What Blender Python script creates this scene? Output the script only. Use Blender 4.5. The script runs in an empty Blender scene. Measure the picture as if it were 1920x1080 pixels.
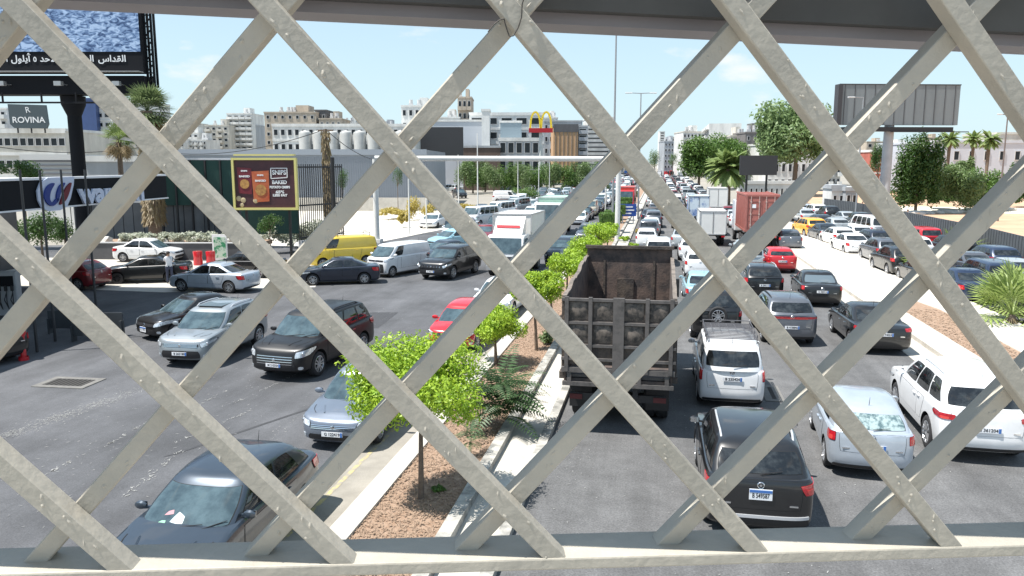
import bpy, bmesh, math, random
from mathutils import Vector, Matrix, Euler
rnd = random.Random(7)
SC = bpy.context.scene
COL = SC.collection
R_ = math.radians
# ---------------------------------------------------------------- camera
FPX, CH = 1480.0, 6.5
PITCH = math.atan(235 / FPX)
YAW = math.atan((1240 - 960) * math.cos(PITCH) / FPX)
cd = bpy.data.cameras.new('camera'); cam = bpy.data.objects.new('camera', cd); COL.objects.link(cam)
cam.location = (0, 0, CH); cam.rotation_euler = (math.pi / 2 - PITCH, 0, YAW)
cd.sensor_width = 36; cd.lens = FPX / 1920 * 36; cd.clip_start = .05; cd.clip_end = 6000
SC.camera = cam
# ---------------------------------------------------------------- sky and sun
SUN_EL, SUN_AZ = 65, 27         # light travels toward +X, a little toward +Y
w = bpy.data.worlds.new('World'); SC.world = w; w.use_nodes = True
nt = w.node_tree; sky = nt.nodes.new('ShaderNodeTexSky'); sky.sky_type = 'NISHITA'; sky.sun_disc = False
sky.sun_elevation = R_(SUN_EL); sky.air_density = 1.0; sky.dust_density = .25; sky.ozone_density = 1.0
sky.sun_rotation = R_(-117)
# the pale band near the horizon and a few thin clouds
tcw = nt.nodes.new('ShaderNodeTexCoord'); sx = nt.nodes.new('ShaderNodeSeparateXYZ'); nt.links.new(tcw.outputs['Generated'], sx.inputs[0])
hm = nt.nodes.new('ShaderNodeMapRange'); hm.inputs[1].default_value = .0; hm.inputs[2].default_value = .30; hm.inputs[3].default_value = .9; hm.inputs[4].default_value = .4; nt.links.new(sx.outputs['Z'], hm.inputs[0])
mh = nt.nodes.new('ShaderNodeMixRGB'); mh.inputs[2].default_value = (3.6, 4.8, 5.4, 1); nt.links.new(hm.outputs[0], mh.inputs[0]); nt.links.new(sky.outputs[0], mh.inputs[1])
mpw = nt.nodes.new('ShaderNodeMapping'); mpw.inputs['Scale'].default_value = (1, 1, 2.6); mpw.inputs['Location'].default_value = (.35, .1, .0); nt.links.new(tcw.outputs['Generated'], mpw.inputs[0])
nw = nt.nodes.new('ShaderNodeTexNoise'); nw.inputs['Scale'].default_value = 5.2; nw.inputs['Detail'].default_value = 7; nw.inputs['Roughness'].default_value = .55; nt.links.new(mpw.outputs[0], nw.inputs['Vector'])
cw_ = nt.nodes.new('ShaderNodeValToRGB'); cw_.color_ramp.elements[0].position = .565; cw_.color_ramp.elements[0].color = (0, 0, 0, 1); cw_.color_ramp.elements[1].position = .66; cw_.color_ramp.elements[1].color = (.8, .8, .8, 1); nt.links.new(nw.outputs[0], cw_.inputs[0])
mc = nt.nodes.new('ShaderNodeMixRGB'); mc.inputs[2].default_value = (5.6, 5.7, 5.8, 1); nt.links.new(cw_.outputs[0], mc.inputs[0]); nt.links.new(mh.outputs[0], mc.inputs[1])
nt.links.new(mc.outputs[0], nt.nodes['Background'].inputs[0]); nt.nodes['Background'].inputs[1].default_value = .105
sd = bpy.data.lights.new('sun', 'SUN'); sd.energy = 5.0; sd.angle = R_(.5); sd.color = (1, .96, .9)
sun = bpy.data.objects.new('sun', sd); COL.objects.link(sun)
_d = Vector((math.cos(R_(SUN_EL)) * math.cos(R_(SUN_AZ)), math.cos(R_(SUN_EL)) * math.sin(R_(SUN_AZ)), -math.sin(R_(SUN_EL))))
sun.rotation_euler = _d.to_track_quat('-Z', 'Y').to_euler()
SC.view_settings.view_transform = 'Standard'; SC.view_settings.look = 'None'
SC.view_settings.exposure = .8; SC.view_settings.gamma = 1
SC.cycles.max_bounces = 6; SC.cycles.transparent_max_bounces = 6
# ---------------------------------------------------------------- pixel of the 1920x1080 photo -> point in the world (used to measure positions)
_F = Vector((-math.sin(YAW) * math.cos(PITCH), math.cos(YAW) * math.cos(PITCH), -math.sin(PITCH)))
_R = Vector((math.cos(YAW), math.sin(YAW), 0)); _U = _R.cross(_F)
def ray(px, py): return _F * FPX + _R * (px - 960) - _U * (py - 540)
def G(px, py, z=0.0):
    d = ray(px, py); return Vector((0, 0, CH)) + d * ((z - CH) / d.z)
def D(px, py, dist):           # point at horizontal view distance dist
    d = ray(px, py); f = Vector((-math.sin(YAW), math.cos(YAW), 0))
    return Vector((0, 0, CH)) + d * (dist / d.dot(f))
PPM = lambda dist: FPX / dist   # pixels per metre
# ---------------------------------------------------------------- naming
def tag(o, label=None, cat=None, group=None, kind=None):
    if label: o['label'] = label
    if cat: o['category'] = cat
    if group: o['group'] = group
    if kind: o['kind'] = kind
    return o
def empty(name, loc=(0, 0, 0), rz=0, label=None, cat=None, group=None):
    o = bpy.data.objects.new(name, None); COL.objects.link(o); o.location = loc; o.rotation_euler = (0, 0, rz); o.empty_display_size = .2
    return tag(o, label, cat, group)
# ---------------------------------------------------------------- materials
MATS = {}
def mat(name, col, rough=.6, metal=0, n=0.0, ns=8.0, bump=0.0, bs=None, coat=0, col2=None, emit=0, spec=.5, stretch=None, thr=None, trans=0):
    if name in MATS: return MATS[name]
    m = bpy.data.materials.new(name); m.use_nodes = True; t = m.node_tree; b = t.nodes['Principled BSDF']
    b.inputs['Base Color'].default_value = (*col, 1); b.inputs['Roughness'].default_value = rough; b.inputs['Metallic'].default_value = metal
    b.inputs['Coat Weight'].default_value = coat; b.inputs['Coat Roughness'].default_value = .06; b.inputs['Specular IOR Level'].default_value = spec
    if emit: b.inputs['Emission Color'].default_value = (*col, 1); b.inputs['Emission Strength'].default_value = emit
    if n or bump or col2:
        tc = t.nodes.new('ShaderNodeTexCoord'); src = tc.outputs['Object']
        if stretch:
            mp = t.nodes.new('ShaderNodeMapping'); mp.inputs['Scale'].default_value = stretch; t.links.new(src, mp.inputs[0]); src = mp.outputs[0]
    if n or col2:
        nz = t.nodes.new('ShaderNodeTexNoise'); nz.inputs['Scale'].default_value = ns; nz.inputs['Detail'].default_value = 6; nz.inputs['Roughness'].default_value = .65
        t.links.new(src, nz.inputs['Vector'])
        cr = t.nodes.new('ShaderNodeValToRGB'); lo, hi = thr or (.3, .7)
        cr.color_ramp.elements[0].position = lo; cr.color_ramp.elements[1].position = hi
        c1 = col2 if col2 else tuple(c * (1 - n) for c in col); c2 = col if col2 else tuple(min(1, c * (1 + n)) for c in col)
        cr.color_ramp.elements[0].color = (*c1, 1); cr.color_ramp.elements[1].color = (*c2, 1)
        t.links.new(nz.outputs[0], cr.inputs[0]); t.links.new(cr.outputs[0], b.inputs['Base Color'])
    if bump:
        nb = t.nodes.new('ShaderNodeTexNoise'); nb.inputs['Scale'].default_value = bs or ns * 3; nb.inputs['Detail'].default_value = 5
        t.links.new(src, nb.inputs['Vector'])
        bp = t.nodes.new('ShaderNodeBump'); bp.inputs['Strength'].default_value = bump; bp.inputs['Distance'].default_value = .02
        t.links.new(nb.outputs[0], bp.inputs['Height']); t.links.new(bp.outputs[0], b.inputs['Normal'])
    MATS[name] = m; return m
def speckle(m, amt=.35, sc=45, big=.25, bsc=.5, stretch=(1, .25, 1)):
    t = m.node_tree; b = t.nodes['Principled BSDF']; lk = b.inputs['Base Color'].links; old = lk[0].from_socket if lk else None
    tc = t.nodes.new('ShaderNodeTexCoord'); prev = old
    for s_, a_, st in ((sc, amt, (1, 1, 1)), (bsc, big, stretch)):
        mp = t.nodes.new('ShaderNodeMapping'); mp.inputs['Scale'].default_value = st; t.links.new(tc.outputs['Object'], mp.inputs[0]); nz = t.nodes.new('ShaderNodeTexNoise'); nz.inputs['Scale'].default_value = s_; nz.inputs['Detail'].default_value = 4; nz.inputs['Roughness'].default_value = .7; t.links.new(mp.outputs[0], nz.inputs['Vector'])
        mr = t.nodes.new('ShaderNodeMapRange'); mr.inputs[1].default_value = .3; mr.inputs[2].default_value = .7; mr.inputs[3].default_value = 1 - a_; mr.inputs[4].default_value = 1 + a_; t.links.new(nz.outputs[0], mr.inputs[0])
        mx = t.nodes.new('ShaderNodeMixRGB'); mx.blend_type = 'MULTIPLY'; mx.inputs[0].default_value = 1; t.links.new(prev, mx.inputs[1]); t.links.new(mr.outputs[0], mx.inputs[2]); prev = mx.outputs[0]
    t.links.new(prev, b.inputs['Base Color']); return m
def leafmat(name, c1, c2, ns=3.0, rough=.5):
    if name in MATS: return MATS[name]
    m = bpy.data.materials.new(name); m.use_nodes = True; t = m.node_tree; b = t.nodes['Principled BSDF']; out = t.nodes['Material Output']
    tc = t.nodes.new('ShaderNodeTexCoord'); nz = t.nodes.new('ShaderNodeTexNoise'); nz.inputs['Scale'].default_value = ns; nz.inputs['Detail'].default_value = 8; nz.inputs['Roughness'].default_value = .8
    cr = t.nodes.new('ShaderNodeValToRGB'); cr.color_ramp.elements[0].position = .35; cr.color_ramp.elements[1].position = .65
    cr.color_ramp.elements[0].color = (*c1, 1); cr.color_ramp.elements[1].color = (*c2, 1)
    t.links.new(tc.outputs['Object'], nz.inputs['Vector']); t.links.new(nz.outputs[0], cr.inputs[0]); t.links.new(cr.outputs[0], b.inputs['Base Color'])
    b.inputs['Roughness'].default_value = rough
    tr = t.nodes.new('ShaderNodeBsdfTranslucent'); t.links.new(cr.outputs[0], tr.inputs[0]); mx = t.nodes.new('ShaderNodeMixShader'); mx.inputs[0].default_value = .35
    t.links.new(b.outputs[0], mx.inputs[1]); t.links.new(tr.outputs[0], mx.inputs[2]); t.links.new(mx.outputs[0], out.inputs[0])
    MATS[name] = m; return m
# ---------------------------------------------------------------- mesh builder
class MB:
    def __init__(s): s.v = []; s.f = []; s.m = []; s.M = None
    def add(s, vs, fs, mi=0):
        o = len(s.v)
        if s.M is not None: vs = [s.M @ Vector(p) for p in vs]
        s.v.extend([tuple(p) for p in vs]); s.f.extend([tuple(i + o for i in f) for f in fs]); s.m.extend([mi] * len(fs)); return s
    def box(s, c, d, mi=0, rz=0, rot=None):
        x, y, z = d[0] / 2, d[1] / 2, d[2] / 2
        vs = [Vector((sx * x, sy * y, sz * z)) for sz in (-1, 1) for sy in (-1, 1) for sx in (-1, 1)]
        M = rot if rot is not None else Matrix.Rotation(rz, 3, 'Z')
        return s.add([M @ p + Vector(c) for p in vs], [(0, 2, 3, 1), (4, 5, 7, 6), (0, 1, 5, 4), (2, 6, 7, 3), (0, 4, 6, 2), (1, 3, 7, 5)], mi)
    def bar(s, a, b, w, h, up=(0, 0, 1), mi=0):   # box beam from a to b
        a = Vector(a); b = Vector(b); d = b - a; L = d.length; d.normalize(); u = Vector(up); x = d.cross(u)
        if x.length < 1e-4: x = d.cross(Vector((0, 1, 0)))
        x.normalize(); u = x.cross(d)
        M = Matrix((x, d, u)).transposed()
        return s.box((a + b) / 2, (w, L, h), mi, rot=M)
    def tube(s, a, b, r0, r1=None, n=10, mi=0, caps=True):
        r1 = r0 if r1 is None else r1; a = Vector(a); b = Vector(b); d = (b - a).normalized()
        x = d.cross(Vector((0, 0, 1)));
        if x.length < 1e-4: x = Vector((1, 0, 0))
        x.normalize(); y = d.cross(x); vs = []
        for p, r in ((a, r0), (b, r1)):
            for i in range(n):
                t = 2 * math.pi * i / n; vs.append(p + x * (r * math.cos(t)) + y * (r * math.sin(t)))
        fs = [(i, (i + 1) % n, n + (i + 1) % n, n + i) for i in range(n)]
        if caps: fs += [tuple(range(n - 1, -1, -1)), tuple(range(n, 2 * n))]
        return s.add(vs, fs, mi)
    def path(s, pts, rads, n=8, mi=0):
        for i in range(len(pts) - 1): s.tube(pts[i], pts[i + 1], rads[i], rads[i + 1], n, mi)
        return s
    def lathe(s, prof, n=24, axis='Y', c=(0, 0, 0), mi=0):    # prof (r, h) closed strips
        vs = []
        for r, h in prof:
            for i in range(n):
                t = 2 * math.pi * i / n; a, b = r * math.cos(t), r * math.sin(t)
                p = (a, h, b) if axis == 'Y' else (a, b, h)
                vs.append(Vector(p) + Vector(c))
        fs = []
        for j in range(len(prof) - 1):
            for i in range(n):
                q = (j * n + i, j * n + (i + 1) % n, (j + 1) * n + (i + 1) % n, (j + 1) * n + i)
                fs.append(q if axis == 'Z' else q[::-1])
        return s.add(vs, fs, mi)
    def poly(s, pts, mi=0): return s.add(pts, [tuple(range(len(pts)))], mi)
    def prism(s, pts, d, mi=0):       # pts ring extruded by vector d
        n = len(pts); d = Vector(d); vs = [Vector(p) for p in pts] + [Vector(p) + d for p in pts]
        return s.add(vs, [tuple(range(n - 1, -1, -1)), tuple(range(n, 2 * n))] + [(i, (i + 1) % n, n + (i + 1) % n, n + i) for i in range(n)], mi)
    def mesh(s, name, mats, smooth=False, fixn=False, sharp=35, weld=0):
        me = bpy.data.meshes.new(name); me.from_pydata(s.v, [], s.f); me.update()
        for m in (mats if isinstance(mats, (list, tuple)) else [mats]): me.materials.append(m)
        me.polygons.foreach_set('material_index', s.m)
        if smooth or fixn or weld: finish(me, smooth, fixn, sharp, weld)
        return me
    def build(s, name, mats, parent=None, **k):
        return link(name, s.mesh(name, mats, **k), parent)
def finish(me, smooth=True, fixn=False, sharp=35, weld=0):
    bm = bmesh.new(); bm.from_mesh(me)
    if weld: bmesh.ops.remove_doubles(bm, verts=bm.verts, dist=weld)
    if fixn: bmesh.ops.recalc_face_normals(bm, faces=bm.faces)
    if smooth:
        for f in bm.faces: f.smooth = True
        for e in bm.edges:
            if len(e.link_faces) == 2 and e.calc_face_angle(0) > R_(sharp): e.smooth = False
    bm.to_mesh(me); bm.free()
def link(name, me, parent=None):
    o = bpy.data.objects.new(name, me); COL.objects.link(o)
    if parent is not None: o.parent = parent
    return o
def copy_tree(o, parent=None, paint=None):
    c = o.copy(); COL.objects.link(c); c.parent = parent
    if paint and c.data:
        for sl in c.material_slots:
            if sl.material and sl.material.name == 'paint_base': sl.link = 'OBJECT'; sl.material = paint
    for ch in KIDS.get(o.name, []): copy_tree(ch, c, paint)
    return c
KIDS = {}
def index_kids(root):
    for o in [root] + list(root.children_recursive):
        KIDS[o.name] = list(o.children)
TXT = {}
def text_mesh(body, mtl, size=1.0, depth=.0, bold=0.0, name='lettering'):
    key = (body, mtl.name, size, depth, bold)
    if key in TXT: return TXT[key]
    c = bpy.data.curves.new('t', 'FONT'); c.body = body; c.size = size; c.align_x = 'CENTER'; c.align_y = 'CENTER'; c.extrude = depth; c.offset = bold; c.resolution_u = 4
    o = bpy.data.objects.new('t', c); COL.objects.link(o); bpy.context.view_layer.update()
    me = bpy.data.meshes.new_from_object(o.evaluated_get(bpy.context.evaluated_depsgraph_get())); me.name = name
    me.materials.clear(); me.materials.append(mtl); bpy.data.objects.remove(o); TXT[key] = me; return me
def put_text(body, mtl, size, loc, right, up, parent, name='lettering', width=None, bold=0.0, depth=.004):
    me = text_mesh(body, mtl, size, depth, bold); o = link(name, me, parent)
    r = Vector(right).normalized(); u = Vector(up).normalized(); n = r.cross(u)
    sx = 1.0
    if width:
        xs = [v.co.x for v in me.vertices]; sx = width / max(1e-6, max(xs) - min(xs))
    M = Matrix((r * sx, u, n)).transposed().to_4x4(); M.translation = Vector(loc); o.matrix_local = M; return o
# common materials
BLK = mat('black_plastic', (.018, .018, .02), .55)
TYRE = mat('tyre_rubber', (.025, .025, .027), .85, n=.3)
RIM = mat('alloy', (.55, .56, .58), .3, .8)
RIMD = mat('dark_wheel_well', (.01, .01, .01), .9)
GLS = mat('window_glass', (.035, .04, .042), .04, spec=.9, col2=(.006, .007, .008), ns=3.2, thr=(.42, .62))
GLSF = mat('windscreen_glass', (.075, .115, .13), .04, spec=1.0, col2=(.03, .05, .06), ns=2.2, thr=(.36, .62))
SEAM = mat('panel_gap', (.008, .008, .008), .8)
CHR = mat('chrome', (.75, .76, .78), .15, 1)
WHT = mat('white_plate', (.75, .76, .78), .5)
HLM = mat('headlight_lens', (.62, .66, .70), .08, .35, coat=1, n=.35, ns=14)
TLM = mat('taillight_lens', (.42, .012, .02), .12, 0, coat=1, n=.4, ns=12)
TLB = mat('brake_light_lit', (.9, .05, .03), .3, emit=1.2)
INK = mat('black_ink', (.01, .01, .012), .6)
BLUEP = mat('plate_blue', (.05, .15, .42), .5)
PB = mat('paint_base', (.5, .5, .5), .3, coat=1)
def dusty(name, c, metal=0.0, rough=.32):
    m = mat('paint_' + name, c, rough, metal, coat=.8, n=.07, ns=2.5)
    return m
PAINT = dict(black=dusty('black', (.008, .008, .009), .0), blackblue=dusty('blackblue', (.015, .022, .04), .3), dull=mat('paint_dull', (.008, .008, .009), .4, coat=.15), midsilver=dusty('midsilver', (.30, .33, .35), .45), navy=dusty('navy', (.02, .035, .075), .3),
  white=dusty('white', (.72, .73, .74)), pearl=dusty('pearl', (.78, .77, .74)), silver=dusty('silver', (.46, .49, .50), .4), silverblue=dusty('silverblue', (.44, .49, .55), .35), grey=dusty('grey', (.13, .14, .16), .5),
  steel=dusty('steel', (.20, .23, .28), .55), slate=dusty('slate', (.04, .055, .075), .4), red=dusty('red', (.50, .012, .02)), darkred=dusty('darkred', (.16, .008, .012)), yellow=dusty('yellow', (.72, .52, .05)), orange=dusty('orange', (.8, .38, .03)),
  blue=dusty('blue', (.04, .12, .34), .2), lightblue=dusty('lightblue', (.30, .50, .58), .2), beige=dusty('beige', (.42, .38, .30), .3), brown=dusty('brown', (.09, .06, .045), .3), green=dusty('green', (.03, .12, .07), .2))
# ---------------------------------------------------------------- car builder
def lerp(a, b, t): return a + (b - a) * t
def interp(pts, x):            # pts sorted by descending x
    if x >= pts[0][0]: return pts[0][1]
    for (x0, z0), (x1, z1) in zip(pts, pts[1:]):
        if x >= x1: return lerp(z0, z1, (x0 - x) / (x0 - x1))
    return pts[-1][1]
class Shape:
    def __init__(s, L, W, H, zs, ab, at, ct, cb, wf, wr, r, cw=.92, tw=.74, bf=.30, br=.2, wins=((1.05, 1.48), (1.52, 1.94)), arch=.05, **k):
        s.L, s.W, s.H, s.zs, s.ab, s.at, s.ct, s.cb, s.wf, s.wr, s.r = L, W, H, zs, ab, at, ct, cb, wf, wr, r
        s.cw, s.tw, s.bf, s.br, s.wins, s.arch = cw, tw, bf, br, wins, arch; s.o = k
        g = k.get('clear', .22)
        s.lv = [(g - .02, None, .45, .9, .9, .25), (g, None, .90, .10, .12, 1), (g + .06, None, .965, .03, .05, 1), (g + .18, None, .985, 0, 0, 1), (g + .30, None, .995, 0, 0, 1),
                (None, .35, 1.0, .015, .01, 1), (None, .75, .995, .045, .03, 1), (None, .93, .98, .075, .045, 1), (None, 1.0, .945, .12, .075, 1),
                (None, 1, .86, .17, .11, .9), (None, 1, .66, .24, .16, .7), (None, 1, .40, .32, .22, .45), (None, 1, .0, .36, .26, 0)]
        s.zlow = g + .30
    def zsx(s, x): return interp(s.zs, x)
    def body(s, k, j):          # k: 0 nose centre,1 front corner,2 rear corner,3 tail centre,(3..6 right side); j continuous level
        j0 = max(0, min(len(s.lv) - 2, int(j))); t = j - j0
        if t < 1e-6: return s._b(k, j0)
        a, b = s._b(k, j0), s._b(k, j0 + 1)
        return a.lerp(b, t)
    def _b(s, k, j):
        k = k % 6; sg = 1
        if k > 3: k = 6 - k; sg = -1
        za, fr, wf, fi, ri, bs = s.lv[j]; w = s.W / 2 * wf; hx = s.L / 2
        xf = hx - fi; xr = -hx + ri; bf = s.bf * bs; br = s.br * bs
        if k <= 1: x = xf - bf * k ** 3; y = w * (1 - (1 - k) ** 1.7)
        elif k <= 2: x = lerp(xf - bf, xr + br, k - 1); y = w
        else: u = 3 - k; x = xr + br * u ** 3; y = w * (1 - (1 - u) ** 1.7)
        e = abs(x) / hx; y *= 1 - .07 * max(0, (e - .55) / .45) ** 2
        if za is not None: z = za
        else:
            zt = s.zsx(x); z = lerp(s.zlow, zt, fr)
            if j >= 8: z = zt + s.o.get('crown', .05) * (1 - (wf / .945) ** 2)
        return Vector((x, sg * y, z))
    def jz(s, k, z):            # level index for a height on the side/ends
        p = s._b(k, 1).z
        for j in range(1, 8):
            q = s._b(k, j + 1).z
            if z <= q: return j + max(0, (z - p)) / max(1e-6, q - p)
            p = q
        return 8
    def bz(s, k, z): return s.body(k, s.jz(k, z))
    def cab(s, k, t):           # t 0 belt .. 1 roof edge .. 2 roof centre
        k = k % 6; sg = 1
        if k > 3: k = 6 - k; sg = -1
        hw0 = s.W / 2 * s.cw; hw1 = s.W / 2 * s.tw
        def ring(f):            # f 0 base, 1 top
            w = lerp(hw0, hw1, f); xf = lerp(s.ab, s.at, f); xr = lerp(s.cb, s.ct, f); bf = lerp(s.o.get('wb', .32), .16, f); br = lerp(.18, .10, f)
            xf += bf * .6; xr -= br * .6
            if k <= 1: x = xf - bf * k ** 2.6; y = w * (1 - (1 - k) ** 1.5)
            elif k <= 2: x = lerp(xf - bf, xr + br, k - 1); y = w
            else: u = 3 - k; x = xr + br * u ** 2.6; y = w * (1 - (1 - u) ** 1.5)
            e = abs(x - (xf + xr) / 2) / (abs(xf - xr) / 2); y *= 1 - .08 * max(0, e) ** 3
            return x, y
        xm = (s.at + s.ct) / 2; hl = (s.at - s.ct) / 2 + .1
        def zr(x): return s.H - s.arch * min(1.6, ((x - xm) / hl) ** 2)
        if t <= 1:
            x0, y0 = ring(0); x1, y1 = ring(1); z0 = s.zsx(x0) - .03; z1 = zr(x1) - .07
            x = lerp(x0, x1, t); y = lerp(y0, y1, t); z = lerp(z0, z1, t)
            b = .03 * math.sin(math.pi * t); y += b * (1 if 1 <= k <= 2 else (k if k < 1 else 3 - k)); x += b * ((1 - k) if k < 1 else (-(k - 2) if k > 2 else 0))
        else:
            u = t - 1; x1, y1 = ring(1); q = 1 - u; x = xm + (x1 - xm) * (1 - .6 * u); y = y1 * q; z = zr(x) - .07 + .07 * min(1, (1 - q ** 4) * 1.6) + .012 * u
        return Vector((x, sg * y, z))
SQ = lambda u, v, r: (u * (1 - r * .5 * v * v), v * (1 - r * .5 * u * u)) if r else (u, v)
def patch(mb, fn, c, off=.004, n=8, m=5, rd=.12, mi=0, grow=0.0):
    """quad region: c = 4 corners (a,b) params order bl, br, tr, tl ; fn(a,b)->point"""
    c = [Vector(p) for p in c]
    if grow:
        ce = sum(c, Vector((0, 0))) / 4; c = [p + Vector(((p.x - ce.x), (p.y - ce.y))).normalized() * grow for p in c]
    def at(u, v):
        u, v = SQ(u, v, rd); u = (u + 1) / 2; v = (v + 1) / 2
        return c[0].lerp(c[1], u).lerp(c[3].lerp(c[2], u), v)
    vs = []
    for i in range(m + 1):
        for j in range(n + 1):
            a = at(2 * j / n - 1, 2 * i / m - 1); e = 1e-3
            p = fn(a.x, a.y); pa = fn(a.x + e, a.y) - p; pb = fn(a.x, a.y + e) - p; nn = pa.cross(pb)
            if nn.length > 1e-12: nn.normalize()
            vs.append(p + nn * off)
    fs = [(i * (n + 1) + j, i * (n + 1) + j + 1, (i + 1) * (n + 1) + j + 1, (i + 1) * (n + 1) + j) for i in range(m) for j in range(n)]
    # skirt back to the surface so the panel has thickness
    ring = [j for j in range(n + 1)] + [i * (n + 1) + n for i in range(1, m + 1)] + [m * (n + 1) + j for j in range(n - 1, -1, -1)] + [i * (n + 1) for i in range(m - 1, 0, -1)]
    base = len(vs); ce = sum(vs, Vector()) / len(vs)
    for q in ring:
        i, j = divmod(q, n + 1); a = at(2 * j / n - 1, 2 * i / m - 1); vs.append(fn(a.x, a.y) - Vector((0, 0, 0)))
    L = len(ring)
    for q in range(L): fs.append((ring[q], base + q, base + (q + 1) % L, ring[(q + 1) % L]))
    mb.add(vs, fs, mi)
def ksign(k): return k
KS = [0, .12, .25, .4, .55, .7, .82, .92, 1.0] + [1 + i / 16 for i in range(1, 16)] + [2, 2.08, 2.18, 2.3, 2.45, 2.6, 2.75, 2.88, 3]
KSL = [0, .4, .8, 1.0, 1.12, 1.25, 1.5, 1.75, 1.88, 2, 2.2, 2.6, 3]
def shell(mb, fn, js, ks, mi=0):
    full = ks + [6 - k for k in ks[-2:0:-1]]; n = len(full); vs = [fn(k, j) for j in js for k in full]
    fs = [(a * n + i, a * n + (i + 1) % n, (a + 1) * n + (i + 1) % n, (a + 1) * n + i) for a in range(len(js) - 1) for i in range(n)]
    mb.add(vs, fs, mi)
def wheel_mb(r, w, spokes=5, dark=False, lod=False):
    t = MB(); n = 14 if lod else 28
    t.lathe([(r * .62, w / 2 - .01), (r * .68, w / 2), (r * .92, w / 2 + .0), (r * .985, w / 2 - .02), (r, w / 4), (r, -w / 4), (r * .985, -w / 2 + .02), (r * .9, -w / 2), (r * .6, -w / 2)], n)
    q = MB(); q.lathe([(r * .68, w / 2 - .004), (r * .63, w / 2 + .004), (r * .60, w / 2 - .03)], n, mi=0)
    q.lathe([(r * .62, w / 2 - .05), (0.001, w / 2 - .05)], n, mi=1)
    q.lathe([(r * .16, w / 2 - .02), (.001, w / 2 - .015)], 12, mi=0)
    for i in range(spokes):
        a = 2 * math.pi * i / spokes + .3; d = Vector((math.cos(a), 0, math.sin(a))); s_ = Vector((-d.z, 0, d.x))
        for o in ((-.045, .045) if spokes < 7 else (0,)):
            p0 = d * r * .12 + s_ * o * r * 1.2 + Vector((0, w / 2 - .018, 0)); p1 = d * r * .62 + s_ * o * r * 3.2 + Vector((0, w / 2 - .006, 0))
            q.bar(p0, p1, r * .10, .03, up=(0, 1, 0))
    return t, q
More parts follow.
